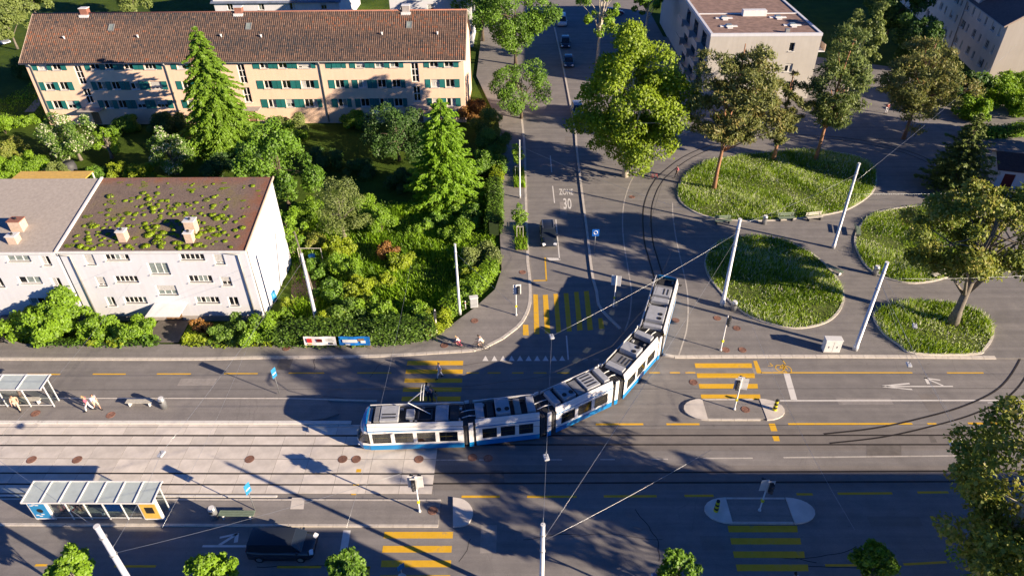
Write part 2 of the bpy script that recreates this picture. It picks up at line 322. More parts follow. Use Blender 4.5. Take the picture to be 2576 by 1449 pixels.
# ---------------------------------------------------------------- tram tracks
TY1, TY3 = 37.02, 33.28; XE = -6.75
def track(name, path, z=.006):
    mb = MB(); g = MB()
    for s in (-.5, .5):
        p = offset(path, s); strip(mb, p, .085, z, z+.012); strip(g, offset(path, s*.86), .06, z+.002)
    o = struct(name, mb, 'rail'); g.build('groove', 'groove', o); return o
V3 = lambda l: [Vector((p[0], p[1], 0)) for p in l]
track('tram_track', V3([(-160, TY1), (-40, TY1), (40, TY1+.2), (160, TY1+.4)])); track('tram_track', V3([(-160, TY3-.05), (-20, TY3), (30, TY3+.4), (160, TY3+.9)]))
track('tram_track', smooth_path([(-15, TY1-.02), (-9, 37.06), (-4, 37.4), (1.2, 38.25), (4.2, 39.9), (7.0, 41.9), (9.6, 45.0), (11.2, 48.2)], 5), .007)
P_LOOP = [(11.2, 48.2), (12.6, 52), (13.9, 55.3)] + [(13.95,62.32),(13.93,65.3),(14.19,68.49),(14.56,71.42),(15.12,74.29),(15.95,77.06),(16.88,79.44)] + [(18.44,82.31),(22.72,87.59),(28.9,92.0),(36.74,93.92),(45.41,92.85),(52.44,88.46),(55.61,80.8),(55.71,71.74),(53.19,61.76),(50.2,54.83),(46.8,49.43),(43.88,45.78),(40.4,42.54),(36.41,40.44),(32.23,39.04),(27.99,37.94),(23.72,37.32)]
track('tram_track', smooth_path(P_LOOP[:-6], 6), .106); track('tram_track', smooth_path(P_LOOP[-7:], 6), .008)
for y_ in (TY1+.12, TY3+.2): struct('track_bed', MB().sheet([(XE+.02, y_-1.15), (80, y_-.75), (80, y_+1.3), (XE+.02, y_+1.15)], .003), 'track_bed')
wl = MB(); strip(wl, smooth_path([(20.04,91.41),(15.88,84.84),(13.88,80.56),(12.38,75.31),(11.64,70.98),(11.21,66.36),(11.04,61.37),(10.9,56.89)] + [(10.86,56.39),(10.24,52.82),(9.47,50.4)], 5), .13, .108)
strip(wl, smooth_path([(18.14,74.76),(17.62,71.4),(17.09,66.11),(16.78,60.78)] + [(16.52,57.05),(15.99,53.59),(15.26,50.54),(14.52,48.53),(13.89,46.95)], 5), .13, .108)
wl.build('track_edge_line', 'old_paint', bpy.data.objects['plaza'])
# ---------------------------------------------------------------- tram stop: concrete slabs and platforms
XE = -6.75
st = struct('tram_stop_bed', MB().sheet([(-90, 31.95), (XE, 31.95), (XE, 38.75), (-90, 38.75)], .003), 'patch')
rows = [(37.62, 38.72), (36.58, 37.46), (35.2, 36.42), (33.86, 35.17), (32.84, 33.72), (31.98, 32.70)]
slabm = {}
for r, (y0, y1) in enumerate(rows):
    L = 2.45
    for k in range(20 if r in (2, 3) else 16):
        x1 = XE - k*L - (.9 if r == 0 else 0); x0 = x1-L+.03
        if r == 0 and x1 > -9.4: x1 -= 0
        if r not in slabm: slabm[r] = MB().box(-L/2+.012, L/2-.012, -(y1-y0)/2+.01, (y1-y0)/2-.01, 0, .016).mesh('slab')
        link('paving_slab', slabm[r], st, 'concrete', ((x0+x1)/2, (y0+y1)/2, .004+random.uniform(0, .006)))
# north platform (asphalt between a white-edged lane and the track) and the kerb stones of both platforms
npY0, npY1 = 39.05, 41.55
struct('north_platform', MB().prism([(-90, npY0), (-17.8, npY0), (-16.2, npY0+.25), (-15.2, npY0+.8), (-16.5, npY1-.2), (-20, npY1), (-90, npY1)], -.05, .12), 'pavement')
kerb('platform_edge', V3([(-90, npY0-.16), (-13.2, npY0-.16)]), .30, -.02, .13, 2.0, 'white_paint')
kerb('platform_kerb', V3([(-90, npY1+.03), (-20, npY1+.03), (-11.5, npY1-.28)]), .14, -.02, .125)
spY0, spY1 = 29.35, 31.3
NS = [(-5.16,31.62),(-4.46,31.47),(-3.93,31.04),(-3.63,30.37),(-3.77,29.71),(-4.1,29.3),(-4.96,29.15)]
struct('south_platform', MB().prism([(-90, spY0), (-6.0, spY0), (-6.0, spY1), (-90, spY1)], -.05, .12), 'pavement')
kerb('south_platform_kerb', V3([(-90, spY0-.09), (-5.6, spY0-.09)]), .17, -.02, .125)
kerb('south_platform_edge', V3([(-90, spY1+.42), (-16.6, spY1+.42)]), .16, -.02, .07, 2, 'white_paint'); kerb('south_platform_line', V3([(-90, spY1+.07), (-6, spY1+.07)]), .13, -.02, .125)
def nose(name, pts, z=.14, dark=None):
    p = smooth_path(pts, 4); o = struct(name, MB().prism([(q.x, q.y) for q in p], -.05, z), 'concrete'); return o
nose('platform_nose', NS)
def island(x0, x1, y0, y1, nl, nr):
    struct('traffic_island', MB().prism([(x0+nl, y0), (x1-nr, y0), (x1-nr, y1), (x0+nl, y1)], -.05, .11), 'pavement')
    kerb('island_kerb', V3([(x0+nl, y0-.07), (x1-nr, y0-.07)]), .15, -.03, .125); kerb('island_kerb', V3([(x0+nl, y1+.07), (x1-nr, y1+.07)]), .15, -.03, .125)
    ym = (y0+y1)/2; h = (y1-y0)/2+.14
    for sx, xx, nn in ((-1, x0+nl, nl), (1, x1-nr, nr)):
        pts = [(xx+sx*.02, ym-h)] + [(xx+sx*nn*math.sin(a), ym-h*math.cos(a)) for a in [PI*k/10 for k in range(1, 10)]] + [(xx+sx*.02, ym+h)]
        struct('island_nose', MB().prism(pts, -.05, .145), 'concrete')
a = [(13.11,40.38),(21.31,40.38),(15.24,39.32),(15.7,41.4)]; island(a[0][0], a[1][0], a[2][1], a[3][1], 1.75, 1.75)
b = [(12.75,30.6),(20.49,30.62),(15.9,29.66),(16.4,31.54)]; island(b[0][0], b[1][0], b[2][1], b[3][1], 1.75, 1.75)
# ---------------------------------------------------------------- painted markings
def mark(name, pts, mat='yellow_paint', z=.006, parent=None): return MB().sheet(pts, z).build(name, mat, parent or ROAD)
def dash(p, q, w=.15, mat='yellow_paint', z=.006, name='lane_dash'):
    p, q = Vector((*p, 0)), Vector((*q, 0)); return strip(MB(), [p, q], w, z).build(name, mat, ROAD)
def bars(quads, name='crosswalk_bar', mat='yellow_paint'):
    for q in quads: mark(name, q, mat)
L20 = [(-43.96,44.63),(-41.0,44.62),(-38.1,44.65),(-35.15,44.65),(-32.39,44.67),(-29.36,44.67),(-26.43,44.71),(-23.45,44.71)]; L21 = [(-20.73,44.78),(-17.58,44.78),(-14.66,44.8),(-11.65,44.79),(-5.04,44.79),(-3.94,44.79),(-3.19,44.79),(-2.05,44.79)]; L22 = [(-1.05,44.79),(-0.04,44.79),(0.84,44.79),(1.98,44.79),(2.9,44.79),(4.0,44.79),(10.95,44.81),(11.87,44.81),(12.74,44.81),(13.61,44.81),(14.09,44.81),(14.96,44.81)]; L23 = [(20.65,44.81),(33.71,44.8),(36.67,44.78),(39.8,44.78)]
for L in (L20, L21, L22, L23):
    for k in range(0, len(L), 2): dash(L[k], L[k+1])
bars([[(-10.43,46.37),(-5.43,46.37),(-5.42,45.78),(-10.43,45.78)], [(-10.41,45.24),(-5.38,45.24),(-5.37,44.68),(-10.4,44.68)], [(-10.36,44.1),(-5.34,44.1),(-5.34,43.57),(-10.35,43.57)], [(-10.34,43.0),(-5.33,43.0),(-5.32,42.45),(-10.34,42.45)], [(-10.31,41.9),(-5.34,41.91),(-5.33,41.37),(-10.3,41.36)], [(-10.28,40.81),(-5.33,40.81),(-5.32,40.29),(-10.27,40.29)]])
bars([[(15.12,46.02),(20.16,46.02),(20.05,45.41),(15.1,45.41)], [(15.04,44.74),(20.06,44.73),(19.95,44.14),(15.0,44.14)], [(14.96,43.43),(19.97,43.43),(19.86,42.86),(14.93,42.86)], [(14.87,42.16),(19.84,42.17),(19.73,41.57),(14.83,41.57)]])
bars([[(-0.09,51.44),(0.42,51.44),(0.46,49.89),(-0.09,49.89)], [(0.96,56.29),(1.42,56.23),(1.46,50.05),(0.96,50.03)], [(1.92,56.16),(2.42,56.22),(2.49,50.16),(1.97,50.16)], [(2.99,56.35),(3.44,56.35),(3.51,50.32),(3.05,50.21)], [(4.02,56.47),(4.51,56.47),(4.51,50.48),(4.05,50.42)], [(5.09,56.66),(5.55,56.72),(5.55,50.65),(5.02,50.54)], [(6.09,56.78),(6.59,56.85),(6.52,50.68),(6.0,50.57)], [(7.15,52.4),(7.55,52.45),(7.62,50.86),(7.09,50.79)]])
bars([[(-9.69,28.83),(-4.92,28.85),(-4.92,28.33),(-9.68,28.31)], [(-9.62,27.74),(-4.92,27.76),(-4.91,27.25),(-9.6,27.23)], [(-9.54,26.65),(-4.88,26.67),(-4.87,26.17),(-9.51,26.15)], [(-9.45,25.58),(-4.86,25.61),(-4.85,25.12),(-9.42,25.1)], [(-9.34,24.53),(-4.83,24.55),(-4.81,24.06),(-9.31,24.04)]])
bars([[(14.11,29.41),(18.91,29.43),(18.8,28.91),(14.07,28.89)], [(14.05,28.44),(18.82,28.46),(18.73,27.97),(14.02,27.95)], [(13.99,27.43),(18.75,27.45),(18.65,26.96),(13.96,26.94)], [(13.95,26.47),(18.68,26.49),(18.57,26.0),(13.92,25.98)], [(13.9,25.48),(18.59,25.51),(18.48,25.01),(13.88,24.98)]])
for q in [[(-3.72,46.35),(-3.17,46.35),(-3.47,47.05)], [(-2.91,46.35),(-2.37,46.35),(-2.67,47.05)], [(-2.14,46.35),(-1.59,46.35),(-1.88,47.05)], [(-1.37,46.35),(-0.83,46.35),(-1.11,47.05)], [(-0.63,46.35),(-0.07,46.35),(-0.35,47.05)], [(0.14,46.35),(0.7,46.35),(0.43,47.05)], [(0.91,46.35),(1.46,46.35),(1.2,47.05)], [(1.66,46.35),(2.21,46.35),(1.95,47.05)], [(2.4,46.35),(2.95,46.35),(2.7,47.05)], [(3.15,46.37),(3.69,46.37),(3.45,47.05)]]: mark('give_way_triangle', q, 'white_paint')
dash(*[(3.97,49.83),(3.97,46.49)], .13, 'white_paint'); dash(*[(5.23,46.52),(5.71,46.52)], .1, 'old_paint'); dash(*[(6.23,46.52),(6.72,46.52)], .1, 'old_paint')
# side street
for p in ([(3.7,88.21),(3.72,83.16)], [(3.71,79.35),(3.79,74.94)], [(3.8,71.0),(3.87,62.56)]): dash(*p, .13, 'white_paint')
mark('parking_line', [(2.49,62.92),(3.97,62.8),(3.95,62.41),(2.76,62.37)], 'white_paint')
dash(*[(2.32,62.96),(2.35,58.62)], .16); dash(*[(0.99,58.66),(2.44,58.66)], .18)
# right-hand lanes
mark('lane_hook', [(20.38,46.35),(20.7,46.35),(20.72,44.73),(20.27,44.73)]); mark('stop_bar', [(22.57,44.72),(23.1,44.72),(22.74,41.5),(22.22,41.47)], 'white_paint')
dash(*[(21.3,41.44),(42.58,41.49)], .14, 'white_paint'); dash(*[(38.25,41.22),(39.11,41.22)], .1, 'white_paint'); dash(*[(40.24,41.2),(42.41,41.2)], .1, 'white_paint')
ar = MB()
for p, q, w in (([(30.77,43.12),(36.37,43.13)], 0, .12), ([(30.44,43.15),(32.88,43.48)], 0, .16), ([(30.43,43.12),(32.78,42.76)], 0, .16), ([(35.59,43.21),(34.64,44.02)], 0, .14), ([(34.42,44.14),(35.66,43.88)], 0, .14), ([(34.55,44.19),(34.45,43.4)], 0, .26)): strip(ar, V3(p), w, .006)
ar.build('lane_arrow', 'white_paint', ROAD)
ar = MB()
for p, w in (([(-21.97,27.66),(-18.8,27.67)], .17), ([(-20.86,27.73),(-19.99,28.55)], .2), ([(-21.02,28.32),(-19.86,28.63)], .16), ([(-19.92,28.67),(-19.78,27.95)], .26)): strip(ar, V3(p), w, .006)
ar.build('lane_arrow', 'white_paint', ROAD)
for L in ([(21.17,38.85),(31.06,38.88),(32.25,38.88),(32.98,38.88),(35.48,38.93),(38.87,38.95)], [(5.77,38.79),(9.59,38.81),(11.44,38.81),(14.09,38.82)], [(-4.55,31.77),(-1.77,31.78)], [(0.2,31.78),(3.8,31.8),(5.76,31.83),(9.58,31.86),(11.59,31.89),(13.7,31.91)], [(19.7,32.06),(20.86,32.06),(22.68,32.12),(26.61,32.17),(28.44,32.24),(30.68,32.27)]):
    for k in range(0, len(L), 2): dash(L[k], L[k+1], .2)
for L in ([(-32.69,26.18),(-31.88,26.19),(-27.32,26.13),(-24.53,26.14),(-20.46,26.14),(-19.11,26.15)], [(-16.41,26.12),(-13.47,26.14),(-11.1,26.13),(-10.2,26.13)], [(19.79,26.43),(22.52,26.45),(24.94,26.52),(27.83,26.7),(30.59,26.97),(32.5,27.22)]):
    for k in range(0, len(L), 2): dash(L[k], L[k+1], .17)
dash(*[(-10.34,26.15),(-10.14,25.0)], .2)
mark('stop_bar', [(-12.58,28.94),(-12.06,28.94),(-11.94,26.8),(-12.45,26.8)], 'white_paint')
for L in ([(1.98,35.17),(2.9,35.18),(5.81,35.21),(6.92,35.21),(9.67,35.25),(10.96,35.25),(13.64,35.34),(17.42,35.37)], [(-6.87,35.12),(-4.33,35.14),(-3.45,35.15),(-3.03,35.15)], [(19.78,35.43),(34.07,35.65)]):
    for k in range(0, len(L), 2): dash(L[k], L[k+1], .13, 'old_paint')
mark('lane_hook', [(19.62,38.9),(20.13,38.9),(20.1,38.08),(19.6,38.08)]); mark('lane_hook', [(19.53,37.6),(20.04,37.6),(19.98,37.06),(19.53,37.06)])
for q in ([(-12.68,34.24),(-12.31,34.24),(-12.3,33.93),(-12.67,33.92)], [(-12.69,33.69),(-12.28,33.69),(-12.19,32.73),(-12.64,32.73)], [(-12.68,32.5),(-12.24,32.5),(-12.25,31.88),(-12.63,31.88)]): mark('lane_hook', q, z=.022)
bk = MB()
for c in [(22.42,45.37),(23.08,45.24)]: strip(bk, [Vector((c[0]+.32*math.cos(a), c[1]+.42*math.sin(a), 0)) for a in [2*PI*k/14 for k in range(14)]], .08, .006, closed=True)
for p in ([(22.42,45.37),(22.88,45.89)], [(22.88,45.89),(23.08,45.24)], [(22.88,45.89),(22.88,45.31)], [(22.42,45.37),(22.88,45.31)], [(23.02,46.35),(23.1,45.89)], [(21.5,45.67),(21.92,45.67)], [(21.77,46.02),(21.93,45.69)]): strip(bk, V3(p), .09, .006)
bk.build('cycle_symbol', 'yellow_paint', ROAD)
def text(name, body, at, size, sx, sy, mat, parent=None, rot=(0, 0, 0), z=.007, extrude=0):
    cu = bpy.data.curves.new(name, 'FONT'); cu.body = body; cu.size = size; cu.align_x = 'CENTER'; cu.align_y = 'CENTER'; cu.extrude = extrude; cu.resolution_u = 3; cu.offset = .014 if extrude == 0 else 0
    tmp = bpy.data.objects.new('tmp_text', cu); COL.objects.link(tmp); me = bpy.data.meshes.new_from_object(tmp.evaluated_get(bpy.context.evaluated_depsgraph_get())); bpy.data.objects.remove(tmp)
    me.transform(Matrix.Diagonal((sx, sy, 1, 1))); me.materials.clear()
    o = link(name, me, parent, mat); o.location = (*at[:2], at[2] if len(at) > 2 else z); o.rotation_euler = rot; return o
za = [(5.35,77.68),(5.34,74.62)]
text('zone_lettering', 'ZONE', za[0], 1.0, .64, 2.15, 'white_paint', ROAD, (0, 0, -.02)); text('zone_lettering', '30', za[1], 1.0, 1.05, 3.7, 'white_paint', ROAD, (0, 0, -.02))
# repaired strips of asphalt
for q in ([(26.57,36.79),(29.28,36.8),(28.78,35.65),(26.16,35.65)], [(31.75,37.72),(32.18,37.72),(32.1,36.9),(31.6,36.9)], [(-2.6,34.14),(-1.55,34.14),(-1.45,32.99),(-2.56,32.98)], [(-5.61,40.81),(-5.11,40.81),(-5.08,40.36),(-5.58,40.36)]): mark('asphalt_patch', q, 'patch', .005)
M('pale_patch', (.275, .255, .24), .9, var=.15, scale=3)
for x, y, w, h in ((-30, 43.2, 3.2, .9), (-22, 45.2, 1.2, 1.6), (20, 44.6, 2.4, .8), (26, 41.0, 4.5, .7), (12, 27.5, 2.2, 1.1), (24, 29.4, 3.6, .8), (33, 40.2, 1.4, 2.0), (2.5, 43.5, 2.0, .7), (-3, 27.2, 1.1, 2.2), (4.4, 72, .8, 3.2), (6, 90, 1.1, 4.5)):
    mark('asphalt_patch', [(x, y), (x+w, y+random.uniform(-.05, .05)), (x+w, y+h), (x, y+h)], random.choice(('patch', 'pale_patch', 'track_bed')), .0042)
mark('kerb_ramp_patch', [(-16.85,31.56),(-15.92,31.56),(-15.75,30.57),(-16.71,30.57)], 'concrete', .124)
for k in range(16):
    x, y = random.uniform(-30, 34), random.choice((random.uniform(26, 29), random.uniform(39, 46), random.uniform(30, 36) if k % 2 else random.uniform(42, 46)))
    if x < 0 and 29 < y < 41.6: continue
    a = random.choice((0, .05, 1.4, 1.6)); pts = [Vector((x, y, 0))]
    for q in range(random.randint(6, 14)): a += random.uniform(-.25, .25); pts.append(pts[-1]+Vector((math.cos(a), math.sin(a)*.6, 0))*.5)
    strip(MB(), pts, random.uniform(.03, .06), .0045).build('crack_seal', 'groove', ROAD)
# manhole covers
mh = MB(); mh.disc((0, 0, 0), .37, .008, 22); mhm = mh.mesh('manhole'); mh2 = MB(); mh2.ring((0, 0, .009), (0, 0, 1), .31, .018, 22, 4); mh2.disc((0, 0, .008), .05, .006, 8)
for k in range(6): mh2.bar((-.26, -.2+.08*k, .010), (.26, -.2+.08*k, .010), .025, .008)
rm = mh2.mesh('cover_ribs')
spots = [(p, .125, l) for p, l in zip([(-40.4,39.82),(-34.04,39.65)], ('in the platform asphalt right beside the far shelter', 'in the platform asphalt below the person in pink'))]
spots += [(p, .026, l) for p, l in zip([(-38.04,35.06),(-34.48,35.07),(-21.12,35.15)] + [(-13.93,35.17),(-12.89,35.17),(-8.07,35.18)], ('in pale slabs behind the blue poster end of the shelter', 'in pale slabs behind the middle of the long shelter', 'standing alone in the pale slabs between shelter and tram', 'in pale slabs, paired with the one at the yellow mark', 'in pale slabs touching the broken yellow mark', 'near the end of the pale slabs below the front car'))]
spots += [(p, .007, l) for p, l in zip([(-3.96,35.38),(-2.76,35.29)] + [(14.55,43.61)], ('in the asphalt just past the slab edge on the white line', 'in the asphalt next after the one on the white line', 'in the road beside the sunlit island crossing'))]
spots += [(p, z, l) for (p, z), l in zip([([(-6.5,30.48)][0], .125), ([(-21.78,47.95)][0], .107), ([(-7.3,48.35)][0], .107), ([(-4.73,51.93)][0], .107), ([(-0.13,60.03)][0], .107), ([(14.48,51.96)][0], .107), ([(18.51,52.26)][0], .107), ([(20.0,50.75)][0], .107), ([(18.25,47.7)][0], .107), ([(19.74,47.69)][0], .107), ([(13.39,76.19)][0], .107), ([(18.12,40.32)][0], .115)], ('on the platform by its rounded concrete nose', 'in the pavement before the shrubs left of the banners', 'in the pavement under the child cyclist', 'in the pavement below the slim mast', 'in the pavement by the yellow-lined bay', 'in the plaza close to the tram rear car', 'in the plaza between flower bed mast and black signal', 'in the plaza behind the head of the black signal', 'in the plaza at the foot of the black signal', 'in the plaza near the kerb, a step from the signal foot', 'in the plaza between the pale track edge line and the rails', 'on the sunlit island below the signal cluster'))]
for p, z, w in spots:
    o = root('manhole_cover', (p[0], p[1], z), random.uniform(0, 3), 'round rusty manhole cover '+w, 'manhole cover', 'manhole covers')
    link('lid', mhm, o, 'rust'); link('ribs', rm, o, 'rust')

# ---------------------------------------------------------------- building kit
def wall_grid(W, H, holes, depth=.22, z0=0):
    """front wall in the plane y=0 (facing -y) with real openings and reveals"""
    xs = sorted({0, W, *[h[0] for h in holes], *[h[1] for h in holes]}); zs = sorted({z0, H, *[h[2] for h in holes], *[h[3] for h in holes]}); mb = MB()
    for a, b in zip(xs, xs[1:]):
        run = None
        for c, d in zip(zs, zs[1:]):
            cx, cz = (a+b)/2, (c+d)/2
            if any(h[0] < cx < h[1] and h[2] < cz < h[3] for h in holes):
                if run: mb.add([(a, 0, run[0]), (b, 0, run[0]), (b, 0, run[1]), (a, 0, run[1])], [(0, 1, 2, 3)]); run = None
            else: run = (run[0], d) if run else (c, d)
        if run: mb.add([(a, 0, run[0]), (b, 0, run[0]), (b, 0, run[1]), (a, 0, run[1])], [(0, 1, 2, 3)])
    for x0, x1, c, d in holes:
        mb.add([(x0, 0, c), (x1, 0, c), (x1, 0, d), (x0, 0, d), (x0, depth, c), (x1, depth, c), (x1, depth, d), (x0, depth, d)], [(0, 4, 5, 1), (1, 5, 6, 2), (2, 6, 7, 3), (3, 7, 4, 0)])
    return mb
WC = {}
def window(parent, x, z, w, h, n=2, y=.14, sill=True, pane=None, rows=1, fw=.07, name='window', frame='white_frame', ang=0):
    """casement window: frame with mullions, panes and a sill; x, z = lower left corner on the wall"""
    k = (round(w, 2), round(h, 2), n, rows, fw)
    if k not in WC:
        f = MB(); d = .05
        f.box(0, fw, 0, d, 0, h); f.box(w-fw, w, 0, d, 0, h); f.box(fw, w-fw, .002, d, 0, fw); f.box(fw, w-fw, .002, d, h-fw, h)
        pw = (w-fw)/n; ph = (h-fw)/rows
        for i in range(1, n): f.box(i*pw, i*pw+fw, .004, d, fw, h-fw)
        for j in range(1, rows): f.box(fw, w-fw, .008, d-.004, j*ph, j*ph+fw)
        p = MB().box(0, pw-fw, .03, .04, 0, ph-fw)
        WC[k] = (f.mesh('window_frame'), p.mesh('window_pane'), MB().box(-.06, w+.06, -.15-y, .02, -.05, 0).mesh('window_sill'), MB().box(0, pw-fw, .03, .04, 0, ph-fw).mesh('pane_light'), MB().box(0, pw-fw, .03, .04, 0, ph-fw).mesh('pane_curtain'), pw, ph)
    fm, pm, sm, pl, pc, pw, ph = WC[k]
    o = link(name, fm, parent, frame, (x, y, z))
    for i in range(n):
        for j in range(rows):
            r = random.random() if pane is None else pane
            link('pane', pm if r < .72 else (pl if r < .9 else pc), o, 'pane' if r < .72 else ('pane_light' if r < .9 else 'curtain'), (fw+i*pw, 0, fw+j*ph))
    if w > .9 and .9 < h < 2 and rows == 1 and random.random() < .4:
        bh = h*random.choice((.25, .4, .55, .8)); kb = (k, round(bh, 2))
        if kb not in WC: WC[kb] = MB().box(fw*.6, w-fw*.6, -.012, .0, h-bh, h-fw*.4).mesh('blind')
        link('blind', WC[kb], o, 'curtain')
    if sill: link('sill', sm, o, 'white_frame')
    return o
SH = {}
def shutter(parent, x0, x1, z, h, y=-.05):
    k = (round(x1-x0, 2), round(h, 2)); w = x1-x0
    if k not in SH:
        mb = MB(); mb.box(0, w, 0, .03, 0, h)
        mb.box(0, .07, -.015, 0, 0, h); mb.box(w-.07, w, -.015, 0, 0, h); mb.box(.07, w-.07, -.013, 0, 0, .07); mb.box(.07, w-.07, -.013, 0, h-.07, h); mb.box(.07, w-.07, -.013, 0, h*.5-.03, h*.5+.03)
        n = 12
        for i in range(n):
            zz = .09+(h-.2)*i/n; mb.add([(.07, -.012, zz), (w-.07, -.012, zz), (w-.07, 0, zz+(h-.2)/n), (.07, 0, zz+(h-.2)/n)], [(0, 1, 2, 3)])
        SH[k] = mb.mesh('shutter')
    return link('shutter', SH[k], parent, 'shutter', (x0, y, z))
def pipe(parent, pts, r=.06, mat='zinc', name='downpipe'): return MB().tube(pts, r, 8).build(name, mat, parent, True)
def gable_walls(W, D, H, HR, dx=0):
    """side and back walls below a ridged roof; front wall is separate"""
    mb = MB()
    for x in (0, W): mb.add([(x, 0, 0), (x, D, 0), (x, D, H), (x, D/2, HR), (x, 0, H)], [(0, 1, 2, 3, 4) if x else (4, 3, 2, 1, 0)])
    mb.add([(0, D, 0), (W, D, 0), (W, D, H), (0, D, H)], [(1, 0, 3, 2)]); return mb

# ---------------------------------------------------------------- long pink apartment block with green shutters
XL = -72.75; PW = 64.1; PH = 9.75; PY = 100.3
pk = root('apartment_block', (XL, PY, 0), 0, 'long pink three-storey apartment block with green shutters and brown tiled roof', 'building')
cols = []   # (window x0, x1, panes, shutter spans) in metres from the left corner, the same on each storey
def wx(v): return v-XL
sect = [(-71.05, -69.7, 2, [(-71.9, -71.1), (-69.65, -68.97)]), (-68.9, -67.66, 2, [(-67.6, -66.82)]),
        (-63.25, -61.95, 2, [(-64.05, -63.3), (-61.9, -61.15)]), (-61.1, -59.9, 2, [(-59.85, -59.1), (-59.05, -58.35)]), (-58.3, -57.0, 2, [(-56.95, -56.15), (-56.1, -55.4)]), (-55.3, -53.6, 3, [(-53.55, -52.75)]),
        (-50.5, -49.2, 2, [(-51.35, -50.55), (-49.15, -48.4)]), (-48.3, -47.0, 2, [(-46.95, -46.2)]), (-45.6, -44.5, 2, [(-44.45, -43.7)]),
        (-38.33, -37.15, 2, [(-39.35, -38.38), (-37.1, -36.4), (-36.35, -35.7)]), (-35.65, -34.4, 2, [(-34.35, -33.6), (-33.55, -32.88)]), (-32.83, -30.9, 3, [(-30.85, -30.2)]),
        (-27.77, -26.45, 2, [(-28.7, -27.82), (-26.4, -25.75)]), (-24.36, -23.06, 2, [(-25.2, -24.4), (-23.0, -22.28), (-22.24, -21.55)]), (-21.5, -20.25, 2, [(-20.2, -19.4)]), (-19.33, -18.08, 2, [(-18.03, -17.38)]),
        (-13.6, -12.36, 2, [(-14.4, -13.65), (-12.3, -11.5)]), (-11.45, -10.15, 2, [(-10.1, -9.35)])]
zr = [(8.3, 9.5), (5.3, 6.5), (2.4, 3.65)]
stairs = [-65.2, -41.2, -15.8]
holes = []; wins = []
for z0, z1 in zr:
    for a, b, n, sh in sect: holes.append((wx(a), wx(b), z0, z1)); wins.append((wx(a), z0, b-a, z1-z0, n))
for sx in stairs:
    holes += [(wx(sx)-.55, wx(sx)+.55, 6.1, 8.95), (wx(sx)-.55, wx(sx)+.55, 3.2, 5.5)]
base = [(-61.8, -60.6), (-60.0, -59.0), (-38.0, -36.9), (-35.0, -33.9), (-24.0, -22.8)]
for a, b in base: holes.append((wx(a), wx(b), .45, .95))
for d in (-65.2, -41.2, -15.8): holes.append((wx(d)-.6, wx(d)+.6, -.12, 2.15))
wall_grid(PW, PH, holes, .22, -.15).build('front_wall', 'pink_wall', pk)
gable_walls(PW, 13.6, PH, 14.3).build('side_walls', 'pink_wall', pk)
for i, (x, z, w, h, n) in enumerate(wins): window(pk, x, z, w, h, n)
for z0, z1 in zr:
    for a, b, n, sh in sect:
        for s0, s1 in sh: shutter(pk, wx(s0), wx(s1), z0-.03, z1-z0+.06)
shutter(pk, wx(-27.8)+.02, wx(-27.8)+.66, 8.27, 1.26, -.10); shutter(pk, wx(-27.8)+.68, wx(-27.8)+1.32, 8.27, 1.26, -.10)
for sx in stairs:
    window(pk, wx(sx)-.55, 6.1, 1.1, 2.85, 2, rows=3, sill=False, pane=.1, fw=.1, name='stair_window'); window(pk, wx(sx)-.55, 3.2, 1.1, 2.3, 2, rows=2, sill=True, pane=.1, fw=.1, name='stair_window')
    MB().box(wx(sx)-.58, wx(sx)+.58, .1, .16, -.12, 2.1).build('door', 'wood', pk)
    MB().box(wx(sx)-1.7, wx(sx)+1.7, -1.5, -.01, 2.42, 2.56).build('door_canopy', 'plinth', pk)
for a, b in base: window(pk, wx(a), .45, b-a, .5, 2, sill=False, pane=.1)
# roof: slabs, then a tile covering of single overlapping tiles
def roof_slab(parent, x0, x1, y0, z0, y1, z1, th=.14, name='roof', mat='dark_roof'):
    mb = MB(); mb.add([(x0, y0, z0), (x1, y0, z0), (x1, y1, z1), (x0, y1, z1), (x0, y0, z0-th), (x1, y0, z0-th), (x1, y1, z1-th), (x0, y1, z1-th)], [(0, 1, 2, 3), (7, 6, 5, 4), (4, 5, 1, 0), (5, 6, 2, 1), (6, 7, 3, 2), (7, 4, 0, 3)])
    return mb.build(name, mat, parent)
EY, EZ, RY, RZ = -.45, 9.42, 6.8, 14.45
rf = roof_slab(pk, -.45, PW+.35, EY, EZ, RY, RZ); roof_slab(pk, -.45, PW+.35, 2*RY-EY, EZ, RY, RZ+.001)
attrmat('roof_tile', [(0, (.045, .042, .046)), (.3, (.085, .060, .052)), (.6, (.12, .075, .056)), (.84, (.15, .10, .078)), (.97, (.20, .085, .048))], .85)
